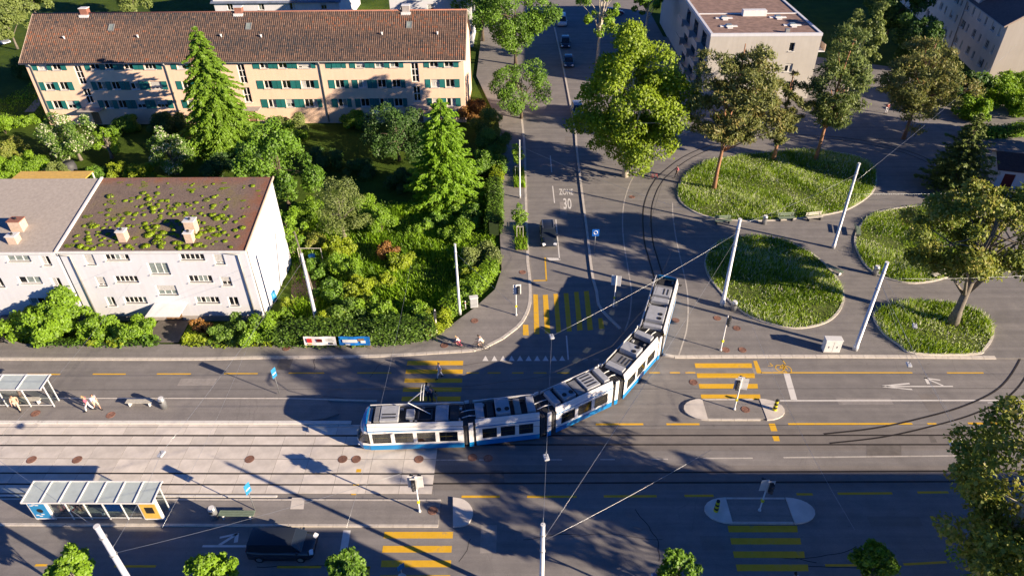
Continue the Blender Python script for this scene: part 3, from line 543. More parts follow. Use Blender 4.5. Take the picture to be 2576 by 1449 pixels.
def tiles(parent, x0, x1, y0, z0, y1, z1, tw, tl):
    nx = int(round((x1-x0)/tw)); L = math.hypot(y1-y0, z1-z0); ny = int(round(L/tl)); tw = (x1-x0)/nx; tl = L/ny
    uy, uz = (y1-y0)/L, (z1-z0)/L; ny_, nz_ = -uz, uy
    i, j = np.meshgrid(np.arange(nx), np.arange(ny)); i = i.ravel(); j = j.ravel(); n = len(i)
    prof = np.array([(0, 0.0), (.25, .075), (.55, .075), (.8, .01), (1, .0)]); quads = []
    lift = rng.uniform(0, .012, n); jit = rng.normal(0, .012, n)
    def pt(px, h, s, extra):
        x = x0+(i+px)*tw; sl = (j+s)*tl+jit*(.5 if s else 1); hh = h+extra+lift
        return np.stack([x, y0+uy*sl+ny_*hh, z0+uz*sl+nz_*hh], 1)
    for a, b in zip(prof, prof[1:]):
        quads.append(np.stack([pt(a[0], a[1], -.06, .045), pt(b[0], b[1], -.06, .045), pt(b[0], b[1], 1.0, .005), pt(a[0], a[1], 1.0, .005)], 1))
        quads.append(np.stack([pt(a[0], a[1], -.06, .01), pt(b[0], b[1], -.06, .01), pt(b[0], b[1], -.06, .045), pt(a[0], a[1], -.06, .045)], 1))
    X = np.concatenate(quads, 0)
    base_t = .5+.16*np.sin(i*.031+j*.11)+.12*np.sin(i*.013-j*.37)+rng.normal(0, .2, n); t = np.tile(np.clip(base_t, 0, 1), len(quads))
    return tag(link('roof_tiles', npmesh('roof_tiles', X, 4, t), parent, 'roof_tile'), kind='stuff')
tiles(rf, -.45, PW+.35, EY, EZ+.01, RY, RZ+.01, .30, .36); tiles(rf, -.45, PW+.35, 2*RY-EY, EZ+.01, RY, RZ+.01, .9, .9)
MB().tube([(-.45, RY, RZ+.05), (PW+.35, RY, RZ+.05)], .12, 8).build('ridge', 'brick', rf, True)
MB().tube([(-.5, EY-.07, EZ-.06), (PW+.4, EY-.07, EZ-.06)], .075, 8).build('gutter', 'zinc', pk, True)
for x in (-.48, PW+.38):
    MB().bar((x, EY, EZ), (x, RY, RZ), .08, .22).build('verge_board', 'tan_stone', rf)
for x in (-71.95, -52.2, -29.6): pipe(pk, [(wx(x), EY-.05, EZ-.12), (wx(x), -.1, EZ-.6), (wx(x), -.09, .1)], .09)
def rz_at(y): return EZ+(RZ-EZ)*(y-EY)/(RY-EY)
for k, x in enumerate((-65.3, -42.2, -17.3)):
    c = MB().box(wx(x)-.55, wx(x)+.55, RY-.4, RY+.5, RZ-.9, RZ+.75).build('chimney', ('brick', 'brick', 'plinth')[k], rf, bevel=.02); MB().box(wx(x)-.62, wx(x)+.62, RY-.47, RY+.57, RZ+.75, RZ+.84).build('cap', 'white_metal', c)
    MB().box(wx(x)-.7, wx(x)+.7, RY-.75, RY-.4, rz_at(RY-.75)+.02, rz_at(RY-.4)+.2).build('flashing', 'white_metal', c)
for u, v in ((-67.4, 3.0), (-56.5, 3.1), (-44.2, 3.1), (-38.3, 3.0), (-20.6, 3.2), (-12.5, 3.2)):
    c = MB().tube([(wx(u), v, rz_at(v)), (wx(u), v-.12, rz_at(v)+.42)], .11, 8).build('roof_vent', 'white_metal', rf, True); MB().disc((wx(u), v-.12, rz_at(v)+.42), .17, .08, 10).build('cowl', 'white_metal', c)
def tilted(y, e): return rz_at(y)+e
for u in (-60.8, -40.4, -16.7):
    v0, v1 = 4.1, 5.0; mb = MB()
    for a, b in ((u-.42, u-.32), (u+.32, u+.42)): mb.bar((wx((a+b)/2), v0, tilted(v0, .16)), (wx((a+b)/2), v1, tilted(v1, .16)), .1, .12)
    mb.bar((wx(u-.42), v0, tilted(v0, .16)), (wx(u+.42), v0, tilted(v0, .16)), .1, .12); mb.bar((wx(u-.42), v1, tilted(v1, .16)), (wx(u+.42), v1, tilted(v1, .16)), .1, .12)
    c = mb.build('roof_window', 'zinc', rf); g = MB(); g.add([(wx(u-.32), v0, tilted(v0, .17)), (wx(u+.32), v0, tilted(v0, .17)), (wx(u+.32), v1, tilted(v1, .17)), (wx(u-.32), v1, tilted(v1, .17))], [(0, 1, 2, 3)]); g.build('pane', 'pane_light', c)

# ---------------------------------------------------------------- white house with the mossy roof and its grey-roofed neighbour
def white_house(name, x0, W, roofmat, wl, label, wallmat):
    h = root(name, (x0, 52.3, 0), 0, label, 'building'); D = 9.9; H0, H1 = 7.95, 10.1
    holes = [(a, a+w, z, z+hh) for a, z, w, hh, n, *_ in wl]
    wall_grid(W, H0, holes, .2, -.15).build('front_wall', wallmat, h)
    mb = MB()
    for x in (0, W): mb.add([(x, 0, -.15), (x, D, -.15), (x, D, H1), (x, 0, H0)], [(0, 1, 2, 3) if x else (3, 2, 1, 0)])
    mb.add([(0, D, -.15), (W, D, -.15), (W, D, H1), (0, D, H1)], [(1, 0, 3, 2)]); mb.build('side_walls', wallmat, h)
    for a, z, w, hh, n, *p in wl: window(h, a, z, w, hh, n, y=.12, fw=.08, pane=(p[0] if p else None))
    r = roof_slab(h, -.02, W+.12, -.18, H0+.06, D+.1, H1+.08, .16, 'roof', roofmat)
    MB().bar((-.03, -.26, H0+.04), (W+.18, -.26, H0+.04), .16, .16).build('gutter', 'white_metal', h)
    MB().bar((W+.17, -.2, H0+.06), (W+.17, D+.12, H1+.08), .1, .2).build('verge_board', 'tan_stone', h)
    MB().box(.0, W, -.03, 0, -.15, .5).build('plinth_band', 'plinth', h)
    return h, r, (lambda y: H0+.06+(H1-H0)*(y+.18)/(D+.28))
X1 = -42.2; f = lambda v: v-X1
wl = [(f(-40.1), 6.43, .95, 1.15, 1, .95), (f(-38.17), 6.9, 2.26, .68, 5), (f(-34.53), 5.34, 1.92, 1.3, 3, .8), (f(-31.28), 6.9, 2.28, .7, 5), (f(-28.2), 6.45, .97, 1.1, 2, .85),
      (f(-39.92), 4.02, .92, 1.06, 2), (f(-38.1), 4.44, 2.2, .75, 5), (f(-34.55), 2.95, 1.95, 1.15, 3, .8), (f(-31.2), 4.42, 2.28, .8, 5), (f(-28.2), 4.05, 1.0, 1.0, 2),
      (f(-39.8), 1.68, .85, 1.08, 2), (f(-38.04), 1.97, 2.18, .79, 5), (f(-31.19), 1.96, 2.28, .79, 5), (f(-28.1), 1.65, .98, 1.08, 2)]
wh, mossroof, rz1 = white_house('white_house', X1, 17.05, 'roof_moss' if 'roof_moss' in MATS else 'brown_gravel', wl, 'white three-storey house with low brown roof covered in moss cushions', 'white_wall')
X2 = -62.2; g_ = lambda v: v-X2
wl2 = [(g_(-47.15), 6.9, 2.2, .66, 3, .85), (g_(-44.1), 6.45, .9, 1.05, 2), (g_(-47.12), 4.41, 2.2, .8, 3), (g_(-44.07), 4.0, .9, 1.08, 2), (g_(-49.6), 6.45, .95, 1.1, 2), (g_(-49.6), 4.0, .95, 1.1, 2), (g_(-47.1), 1.95, 2.2, .8, 3), (g_(-51.5), 1.7, 1, 1.1, 2)]
nb, greyroof, rz2 = white_house('terraced_house', X2, 19.75, 'grey_gravel', wl2, 'white terraced house with plain grey gravel roof beside the mossy roof', 'white_wall2')
nb.location.y -= .12
m, t, b = nodes('mossy'); MATS['mossy'] = m
a1 = noise(t, .5, 5, .7); a2 = noise(t, 6, 4, .8); tc = N(t, 'ShaderNodeTexCoord'); sp = N(t, 'ShaderNodeSeparateXYZ'); t.links.new(tc.outputs['Object'], sp.inputs[0])
c = ramp(t, a1.outputs[0], [(.3, (.11, .08, .07)), (.5, (.15, .112, .092)), (.66, (.15, .12, .06)), (.8, (.19, .14, .12))]).outputs[0]
def edge(sock, lo, hi):
    mr = N(t, 'ShaderNodeMapRange'); mr.inputs[1].default_value = lo; mr.inputs[2].default_value = hi; t.links.new(sock, mr.inputs[0]); return mr.outputs[0]
ed = N(t, 'ShaderNodeMath', operation='MAXIMUM'); t.links.new(edge(sp.outputs[0], 14.6, 17.0), ed.inputs[0]); t.links.new(edge(sp.outputs[1], 8.6, 9.9), ed.inputs[1])
em = N(t, 'ShaderNodeMath', operation='MULTIPLY'); t.links.new(ed.outputs[0], em.inputs[0]); t.links.new(ramp(t, a1.outputs[0], [(.35, (0, 0, 0)), (.6, (.75, .75, .75))]).outputs[0], em.inputs[1])
c = mix(t, em.outputs[0], c, (.22, .065, .04)); c = mix(t, .7, c, ramp(t, a2.outputs[0], [(.3, (.55, .55, .55)), (.7, (1.4, 1.4, 1.4))]).outputs[0], 'MULTIPLY')
t.links.new(c, b.inputs['Base Color']); b.inputs['Roughness'].default_value = 1
bp = N(t, 'ShaderNodeBump'); bp.inputs['Strength'].default_value = .8; bp.inputs['Distance'].default_value = .05; t.links.new(a2.outputs[0], bp.inputs['Height']); t.links.new(bp.outputs[0], b.inputs['Normal'])
mossroof.data.materials[0] = m
MB().bar((-.02, -.2, 8.08), (-.02, 9.95, 10.26), .22, .14).build('roof_edge_flashing', 'white_metal', wh)
def chimney(h, x, y, zb, w, d, hh, mat, cap='white_metal', parent=None):
    c = MB().box(x-w/2, x+w/2, y-d/2, y+d/2, zb-.3, zb+hh).build('chimney', mat, h, bevel=.02)
    MB().box(x-w/2-.05, x+w/2+.05, y-d/2-.05, y+d/2+.05, zb+hh, zb+hh+.08).build('cap', cap, c); MB().disc((x, y, zb+hh+.08), .12, .16, 10).build('flue', 'black_metal', c)
chimney(mossroof, f(-36.6), 1.35, rz1(1.35), .72, .72, .95, 'tan_stone'); chimney(mossroof, f(-30.55), 2.3, rz1(2.3), .95, .8, 1.25, 'tan_stone'); chimney(mossroof, f(-30.4), 1.15, rz1(1.15), .72, .6, .9, 'tan_stone')
chimney(greyroof, g_(-47.0), 2.9, rz2(2.9), 1.15, .9, .95, 'tan_stone', 'brick'); chimney(greyroof, g_(-46.6), 1.2, rz2(1.2), .85, .75, .7, 'tan_stone')
leafmat('moss_mat', (.085, .085, .03), (.17, .16, .03), .1)
# moss cushions, each a bristly dome
def cushion(n=70, r=.2):
    d = rng.normal(size=(n, 3)); d[:, 2] = abs(d[:, 2]); d /= np.linalg.norm(d, axis=1)[:, None]; p = d*r*np.array([1, 1, .75]); s = rng.uniform(.035, .06, n)[:, None]
    a = np.cross(d, rng.normal(size=(n, 3))); a /= np.linalg.norm(a, axis=1)[:, None]; b_ = np.cross(d, a)
    return npmesh('moss_cushion', np.stack([p+a*s, p+b_*s+d*s*.5, p-a*s, p-b_*s+d*s*.5], 1), 4, rng.uniform(0, 1, n))
cm = [cushion(r=q) for q in (.14, .19, .24)]
pts = []
while len(pts) < 215:
    x = random.uniform(.6, 16.4); y = random.uniform(.1, 9.2)
    dens = (1.0 if y < 6.8 else .25)*(1 if 1.8 < x < 14.6 else .45)*(1.25 if y < 2.4 else 1)*(.35 if x < 4 and y > 4 else 1)
    if random.random() < dens*.75 and all((x-p)**2+(y-q)**2 > .06 for p, q in pts): pts.append((x, y))
for k, (x, y) in enumerate(pts):
    o = link('moss_cushion', random.choice(cm[:2] if random.random() < .75 else cm), mossroof, 'moss', (x, y, rz1(y)), random.uniform(0, 6)); s = random.uniform(.6, 1.2)+random.random()**3*1.0; o.scale = (s*random.uniform(.8, 1.3), s*random.uniform(.8, 1.3), s*random.uniform(.6, 1))
for k in range(70):
    x = random.uniform(.5, 16.6); y = random.uniform(.2, 9.6); q = random.uniform(.9, 2.6)
    o = link('moss_mat', random.choice(cm), mossroof, 'moss_mat', (x, y, rz1(y)-.012), random.uniform(0, 6)); o.scale = (q, q*random.uniform(.5, 1), .16)
pipe(wh, [(.15, -.25, 7.95), (.3, -.3, 7.7), (.95, -.1, 7.5), (.95, -.1, -.1)], .07); pipe(wh, [(15.0, -.2, 7.95), (15.25, -.1, 7.75), (16.35, -.1, 7.55), (16.35, -.1, -.1)], .07); pipe(wh, [(17.12, .3, 7.8), (17.12, .3, 0)], .05)
dc = MB(); dc.add([(f(-35.2), 0, 2.05), (f(-32.1), 0, 2.05), (f(-32.3), -1.7, 1.75), (f(-35.5), -1.7, 1.75), (f(-35.2), 0, 1.97), (f(-32.1), 0, 1.97), (f(-32.3), -1.7, 1.67), (f(-35.5), -1.7, 1.67)], [(3, 2, 1, 0), (4, 5, 6, 7), (0, 1, 5, 4), (1, 2, 6, 5), (2, 3, 7, 6), (3, 0, 4, 7)]); dc.build('door_canopy', 'white_metal', wh)
MB().box(f(-34.6), f(-33.0), -.05, -.01, -.1, 1.9).build('door', 'wood', wh)

# ---------------------------------------------------------------- flat-roofed building by the pines
fb = root('flat_roofed_building', (28.6, 108.5, 0), R(-.4), 'grey rendered flat-roofed building with brown gravel roof and white skylights', 'building')
FW_, FD, FH = 16.8, 44, 10.2
wall_grid(FW_, FH, [(12.2, 13.0, 7.6, 8.9), (8.0, 9.2, 4.4, 5.7), (8.0, 9.2, 1.2, 2.5), (3.0, 4.2, 4.4, 5.7), (12.2, 13.4, 4.4, 5.7)], .2, -.15).build('front_wall', 'grey_wall', fb)
for x_, z in ((8.0, 4.4), (8.0, 1.2), (3.0, 4.4), (12.2, 4.4)): window(fb, x_, z, 1.2, 1.3, 2)
window(fb, 12.2, 7.6, .8, 1.3, 1)
mb = MB(); mb.add([(0, 0, -.15), (0, FD, -.15), (0, FD, FH), (0, 0, FH)], [(3, 2, 1, 0)]); mb.add([(FW_, 0, -.15), (FW_, FD, -.15), (FW_, FD, FH), (FW_, 0, FH)], [(0, 1, 2, 3)]); mb.add([(0, FD, -.15), (FW_, FD, -.15), (FW_, FD, FH), (0, FD, FH)], [(1, 0, 3, 2)]); mb.v = [tuple(v) for v in mb.v]; mb.build('side_walls', 'grey_wall', fb)
fr = MB().box(.35, FW_-.35, .35, FD, FH-.25, FH-.02).build('roof', 'brown_gravel', fb)
mb = MB(); mb.box(-.04, FW_+.04, -.04, .35, FH-.3, FH+.12); mb.box(-.04, .35, .352, FD, FH-.3, FH+.117); mb.box(FW_-.35, FW_+.04, .352, FD, FH-.3, FH+.117); mb.build('parapet', 'white_wall', fb)
MB().box(.35, FW_-.35, 11.2, 11.5, FH-.02, FH+.1).build('roof_joint', 'white_metal', fr)
def skylight(x, y):
    mb = MB(); mb.box(x-.5, x+.5, y-.5, y+.5, FH-.02, FH+.25); c = mb.build('skylight', 'white_metal', fr, bevel=.03)
    MB().box(x-.42, x+.42, y-.42, y+.42, FH+.25, FH+.36).build('dome', 'pane_light', c, bevel=.05)
    for dx, dy in ((-.95, 0), (.95, 0), (0, -.85)): MB().box(x+dx-.4, x+dx+.4, y+dy-.3, y+dy+.3, FH-.02, FH+.12).build('curb', 'white_metal', c)
for x, y in ((3.6, 4.2), (13.6, 4.6), (3.9, 8.8), (12.6, 9.0)): skylight(x, y)
MB().box(7.2, 11.0, 9.8, 11.0, FH-.02, FH+.9).build('plant_box', 'white_metal', fr, bevel=.03)
MB().box(11.4, 12.0, .6, 1.2, FH-.02, FH+.55).build('plant_box', 'zinc', fr)
for z in (1.0, 4.2, 7.3):
    for y in (2.0, 8.5, 15.0):
        c = MB(); c.box(-1.5, -.01, y, y+4, z-.15, z); c.build('balcony', 'grey_wall', fb)
        MB().box(-1.52, -1.44, y, y+4, z+.003, z+.95).build('balcony_rail', 'grey_wall', fb); MB().box(-.03, -.012, y+.5, y+3.4, z+.05, z+2.1).build('balcony_door', 'pane', fb)
for y in (1.5, 8.0): MB().box(FW_+.05, FW_+1.6, y, y+5, FH-3.2, FH-3.05).build('balcony', 'white_wall', fb); 
MB().box(FW_+1.5, FW_+1.6, 1.5, 6.5, FH-3.05, FH-2.1).build('balcony_rail', 'tan_stone', fb)

# ---------------------------------------------------------------- apartment house at an angle, dark roof, lit gable
ang = math.atan2(168.9-116.2, 86.5-77.8)
ab = root('gabled_apartment_house', (77.4, 115.2, 0), ang-PI/2, 'pale apartment house with dark gabled roof, its long side in shade', 'building')
# local: +y runs along the long facade (at x=0 facing -x), gable wall at y=0
AD, AL, AH, AR = 13.0, 62.0, 9.6, 14.4
mb = MB(); mb.add([(0, 0, -.15), (AD, 0, -.15), (AD, 0, AH), (AD/2, 0, AR), (0, 0, AH)], [(0, 1, 2, 3, 4)]); mb.add([(AD, 0, -.15), (AD, AL, -.15), (AD, AL, AH), (AD, 0, AH)], [(0, 1, 2, 3)]); mb.build('gable_wall', 'cream_wall', ab)
fac = bpy.data.objects.new('facade', None); bpy.data.objects.remove(fac)
holes = []
for z in (1.3, 4.2, 7.1):
    y = 1.6
    while y < AL-3:
        for wv, gap in ((1.5, 1.6), (.8, 2.2)): holes.append((y, y+wv, z, z+1.35)); y += wv+gap
wm = wall_grid(AL, AH, holes, .2, -.15)
wm.v = [(v[1], AL-v[0], v[2]) for v in wm.v]; fo = wm.build('facade_wall', 'cream_wall', ab)
for a_, b_, z0, z1 in holes:
    w_ = window(ab, 0, z0, b_-a_, z1-z0, 3 if b_-a_ > 1 else 2); w_.rotation_euler.z = -PI/2; w_.location = (.13, AL-a_, z0)
    MB().box(-.05, -.012, AL-b_-.55, AL-b_-.05, z0, z1).build('shutter', 'dark_grey', ab) if b_-a_ > 1 and random.random() < .5 else None
r1 = MB()
for s in (0, 1):
    xa = -.7 if s == 0 else AD+.7; za = AH-.45
    r1.add([(xa, -.5, za), (AD/2, -.5, AR+.12), (AD/2, AL, AR+.12), (xa, AL, za), (xa, -.5, za-.18), (AD/2, -.5, AR-.06), (AD/2, AL, AR-.06), (xa, AL, za-.18)], [(0, 1, 2, 3), (7, 6, 5, 4), (0, 4, 5, 1), (1, 5, 6, 2), (2, 6, 7, 3), (3, 7, 4, 0)])
r1.build('roof', 'dark_roof', ab)
MB().bar((-.75, -.55, AH-.45), (AD/2, -.55, AR+.12), .1, .25).build('verge_board', 'tan_stone', ab); MB().tube([(-.75, -.5, AH-.55), (-.75, AL, AH-.55)], .08, 8).build('gutter', 'zinc', ab)
for y in (18, 40): pipe(ab, [(-.08, y, AH-.6), (-.08, y, 0)], .08)
dr = MB(); dr.box(-.25, 3.2, 12.6, 19.2, AH-.6, AH+2.2); dr.build('dormer', 'cream_wall', ab); MB().box(-.45, 3.4, 12.3, 19.5, AH+2.2, AH+2.42).build('dormer_roof', 'dark_roof', ab)

# ---------------------------------------------------------------- small white kiosk with a dark red door
kk = (58.82,78.62); ks = root('kiosk', (kk[0], kk[1], 0), R(-18), 'small white building with dark red pointed door beside the park', 'building')
wall_grid(6, 2.7, [(.7, 1.9, -.1, 1.9), (3.0, 4.0, .9, 1.9)], .15, -.15).build('front_wall', 'white_wall', ks); mb = MB(); mb.add([(0, 0, -.15), (0, 5, -.15), (0, 5, 2.7), (0, 2.5, 3.6), (0, 0, 2.7)], [(4, 3, 2, 1, 0)]); mb.add([(6, 0, -.15), (6, 5, -.15), (6, 5, 2.7), (6, 2.5, 3.6), (6, 0, 2.7)], [(0, 1, 2, 3, 4)]); mb.add([(0, 5, -.15), (6, 5, -.15), (6, 5, 2.7), (0, 5, 2.7)], [(1, 0, 3, 2)]); mb.build('side_walls', 'white_wall', ks)
MB().box(.7, 1.9, .1, .14, -.1, 1.9).build('door', 'dark_red', ks); window(ks, 3.0, .9, 1, 1, 2, y=.1)
roof_slab(ks, -.4, 6.4, -.5, 2.55, 2.5, 3.7, .1, 'roof', 'shaded_tile'); roof_slab(ks, -.4, 6.4, 5.5, 2.55, 2.5, 3.701, .1, 'roof', 'shaded_tile')  # red tiles coloured darker to stand for the shade on this roof

# ---------------------------------------------------------------- houses further back
def plain_house(name, x, y, rz, W, D, H, label, wall, roof, flat=False, pitch=.5, nw=4, rows=3):
    h = root(name, (x, y, 0), rz, label, 'building'); hs = []
    for j in range(rows):
        for i in range(nw):
            a = (i+.5)*W/nw-.6; hs.append((a, a+1.2, 1.0+j*2.8, 2.3+j*2.8))
    wall_grid(W, H, hs, .2, -.15).build('front_wall', wall, h)
    for a_, b_, z0, z1 in hs: window(h, a_, z0, b_-a_, z1-z0, 2)
    mb = MB(); hr = H+D/2*pitch if not flat else H
    for xx in (0, W): mb.add([(xx, 0, -.15), (xx, D, -.15), (xx, D, H), (xx, D/2, hr), (xx, 0, H)], [(0, 1, 2, 3, 4) if xx else (4, 3, 2, 1, 0)])
    mb.add([(0, D, -.15), (W, D, -.15), (W, D, H), (0, D, H)], [(1, 0, 3, 2)]); mb.build('side_walls', wall, h)
    if flat: r = MB().box(-.2, W+.2, -.2, D+.2, H, H+.3).build('roof', roof, h)
    else: r = roof_slab(h, -.5, W+.5, -.6, H-.6*pitch+.1, D/2, hr+.1, .15, 'roof', roof); roof_slab(h, -.5, W+.5, D+.6, H-.6*pitch+.1, D/2, hr+.101, .15, 'roof', roof)
    return h, r, hr
a = (-25.17,136.61); plain_house('white_rear_house', a[0], 137, 0, 15.4, 10, 12.5, 'white house wall with one triple window behind the pink block', 'white_wall', 'dark_roof', nw=3, rows=4)
plain_house('edge_house', -98.5, 104, R(-62), 15, 10, 9, 'pale house wall at an angle across the lawn from the pink block', 'grey_wall', 'dark_roof', nw=4)
h, r, hr = plain_house('slate_roofed_house', -64, 150, 0, 26, 20, 5.5, 'house with blue slate roof and dark chimney behind the tiled ridge', 'white_wall', 'dark_roof', pitch=.35)
M('slate', (.12, .15, .22), .5, var=.35, scale=.6); r.data.materials[0] = MATS['slate']; MB().box(11.6, 13.6, 3.6, 5.2, 5.5, 9.6).build('chimney', 'dark_roof', r)
# houses along the south side of the road, which throw the long shadows over it
plain_house('south_apartment_house', 46.5, 1.5, 0, 45, 15.5, 12.4, 'apartment house south of the road, behind the street trees', 'cream_wall', 'dark_roof', pitch=.1, nw=10, rows=4)
plain_house('south_corner_house', -3.5, 2, 0, 18.5, 13.5, 9.7, 'flat-roofed house south of the road opposite the shelter', 'grey_wall', 'grey_gravel', flat=True, nw=5, rows=3)

# ---------------------------------------------------------------- articulated tram: five cars and four narrow wheel portals
tr = root('tram', (0, 0, 0), 0, 'long articulated blue and white tram turning through the junction', 'tram'); HW = 1.19
Z_SK, Z_W0, Z_W1, Z_ST, Z_TOP, Z_DECK = .28, 1.02, 2.06, 2.34, 2.98, 2.62
def car(p, q, n, front=0, ends=(.35, .35), equip=0):
    """p -> q: centre line on the ground; front=+1 rounded cab at p, -1 at q"""
    p = Vector((*p, 0)); q = Vector((*q, 0)); d = q-p; L = d.length; c = root('car', p, math.atan2(d.y, d.x)); c.parent = tr
    x0 = 1.15 if front == 1 else 0; x1 = L-1.15 if front == -1 else L
    span = x1-x0-(ends[0]+ends[1]); ww = span/n; gap = .30
    wins = [(x0+ends[0]+i*ww+gap/2, x0+ends[0]+(i+1)*ww-gap/2) for i in range(n)]
    for s in (-1, 1):
        y0, y1 = (s*HW-.05, s*HW) if s > 0 else (s*HW, s*HW+.05)
        MB().box(x0, x1, y0, y1, Z_SK, .80).build('skirt_panel', 'tram_blue', c, bevel=.015)
        w = MB(); xs = [x0]+[v for ab in wins for v in ab]+[x1]
        for k in range(0, len(xs), 2): w.box(xs[k], xs[k+1], y0, y1, Z_W0, Z_W1)
        w.box(x0, x1, y0, y1, .803, Z_W0); w.box(x0, x1, y0, y1, Z_W1, Z_ST-.06); tag(w.build('side_panel', 'tram_white', c), 'white side panel with window openings')
        MB().box(x0, x1, y0-.004, y1+.004, Z_ST-.058, Z_ST+.045).build('stripe', 'tram_blue', c)
        cv = MB(); yo, yi = s*HW, s*(HW-.16)     # coved roof edge
        cv.add([(x0, yo, Z_ST+.05), (x1, yo, Z_ST+.05), (x1, yi, Z_TOP), (x0, yi, Z_TOP), (x0, yo-s*.06, Z_ST+.05), (x1, yo-s*.06, Z_ST+.05), (x1, yi-s*.06, Z_TOP), (x0, yi-s*.06, Z_TOP)], [(0, 1, 2, 3), (7, 6, 5, 4), (3, 2, 6, 7), (0, 3, 7, 4), (1, 5, 6, 2), (0, 4, 5, 1)])
        cv.build('roof_fairing', 'tram_white', c)
        for a, b in wins:
            g = MB().box(a, b, s*(HW-.035), s*(HW-.025), Z_W0, Z_W1).build('side_window', 'tram_glass', c)
            f = MB(); f.box(a, b, s*(HW-.02), s*(HW-.012), Z_W0, Z_W0+.05); f.box(a, b, s*(HW-.02), s*(HW-.012), Z_W1-.05, Z_W1); f.box(a, a+.05, s*(HW-.02), s*(HW-.012), Z_W0+.05, Z_W1-.05); f.box(b-.05, b, s*(HW-.02), s*(HW-.012), Z_W0+.05, Z_W1-.05); f.build('seal', 'black_metal', g)
    MB().box(x0, x1, -HW+.05, HW-.05, .34, .42).build('floor', 'dark_grey', c); MB().box(x0, x1, -HW+.06, HW-.06, Z_DECK-.1, Z_DECK).build('roof_deck', 'tram_dark', c)
    for a, b in wins[::1]:
        xm = (a+b)/2
        st = MB(); st.box(xm-.3, xm-.22, -.95, -.15, .42, 1.35); st.box(xm-.22, xm+.2, -.95, -.15, .78, .86); st.box(xm+.3, xm+.38, .15, .95, .42, 1.35); st.build('seat', 'dark_grey', c)
        h = MB(); h.tube([(xm+.45, -.2, .42), (xm+.45, -.2, 2.5)], .022, 6); h.build('grab_pole', 'yellow_rail', c)
    hr = MB(); hr.tube([(x0+.3, -.98, 1.35), (x1-.3, -.98, 1.35)], .02, 6); hr.build('handrail', 'yellow_rail', c)
    if front:
        f = front; xb = x0 if f == 1 else x1; nose = []
        # cab: stacked outlines swept forward at the bottom
        def outline(z, fwd, w):
            pts = []
            for k in range(9):
                a = PI*k/8; pts.append((xb-f*fwd*math.sin(a)**.75, -w*math.cos(a), z))
            return pts
        prof = [(.28, 1.05, HW-.04), (.5, 1.14, HW), (.80, 1.16, HW), (1.05, 1.13, HW), (2.05, .72, HW-.02), (2.3, .60, HW-.03), (2.62, .50, HW-.08), (2.9, .36, HW-.2), (2.98, .15, HW-.36)]
        rings = [outline(*r) for r in prof]
        def shell(k0, k1, name, mat, cap=False, sel=range(8)):
            mb = MB()
            for k in range(k0, k1):
                for j in sel:
                    vs = [rings[k][j], rings[k][j+1], rings[k+1][j+1], rings[k+1][j]]; mb.add(vs if f == -1 else vs[::-1], [(0, 1, 2, 3)])
            if cap: mb.add(rings[k1] if f == -1 else rings[k1][::-1], [tuple(range(9))])
            return mb.build(name, mat, c, True)
        shell(0, 2, 'nose_skirt', 'tram_blue'); shell(2, 3, 'nose_band', 'tram_white'); shell(3, 4, 'windscreen', 'tram_glass', sel=range(2, 6)); shell(3, 4, 'cab_side_window', 'tram_glass', sel=(0, 1, 6, 7)); shell(4, 5, 'nose_band', 'tram_white'); shell(5, 8, 'cab_roof', 'tram_blue', True)
        pl = MB()
        for j in (0, 2, 6, 8): pl.bar(rings[3][j], rings[4][j], .09)
        pl.build('cab_pillar', 'black_metal', c)
        for j in (2, 6): MB().disc((rings[1][j][0]-f*.02, rings[1][j][1], .66), .1, .1, 10).build('headlight', 'lamp_white', c)
        MB().box(xb-f*.5, xb-f*.3, -.5, .5, .42, 1.3).build('driver_desk', 'dark_grey', c)
        for s in (-1, 1): MB().bar((xb-f*.35, s*HW, 2.0), (xb-f*.6, s*(HW+.25), 1.85), .06, .2).build('mirror', 'black_metal', c)
    # roof equipment
    def unit(a, b, h, mat='tram_roof', y=.8, fans=0, name='roof_unit', slots=0):
        u = MB().box(a, b, -y, y, Z_DECK, Z_DECK+h).build(name, mat, c, bevel=.04)
        for k in range(fans): MB().disc(((a+b)/2+(k-.5)*.62, -.42 if y > .5 else 0, Z_DECK+h), .19, .035, 14).build('fan', 'black_metal', u)
        for k in range(slots): MB().box(a+.18, b-.18, -y+.25+k*.34, -y+.37+k*.34, Z_DECK+h, Z_DECK+h+.02).build('vent_slot', 'tram_dark', u)
        return u
    for k in range(int(L*1.6)):
        x = random.uniform(x0+.2, x1-.3); y = random.choice((-.72, -.6, .6, .75))+random.uniform(-.06, .06); w_ = random.uniform(.1, .28); MB().box(x, x+w_, y-.08, y+.08, Z_DECK, Z_DECK+random.uniform(.08, .3)).build('roof_fitting', random.choice(('tram_roof', 'zinc', 'white_metal', 'tram_dark')), c)
    for y in (-.88, .86): MB().tube([(x0+.1, y, Z_DECK+.06), ((x0+x1)/2, y+.03, Z_DECK+.09), (x1-.1, y, Z_DECK+.06)], .03, 6).build('roof_conduit', 'zinc', c)
    return c, L, unit, x0, x1
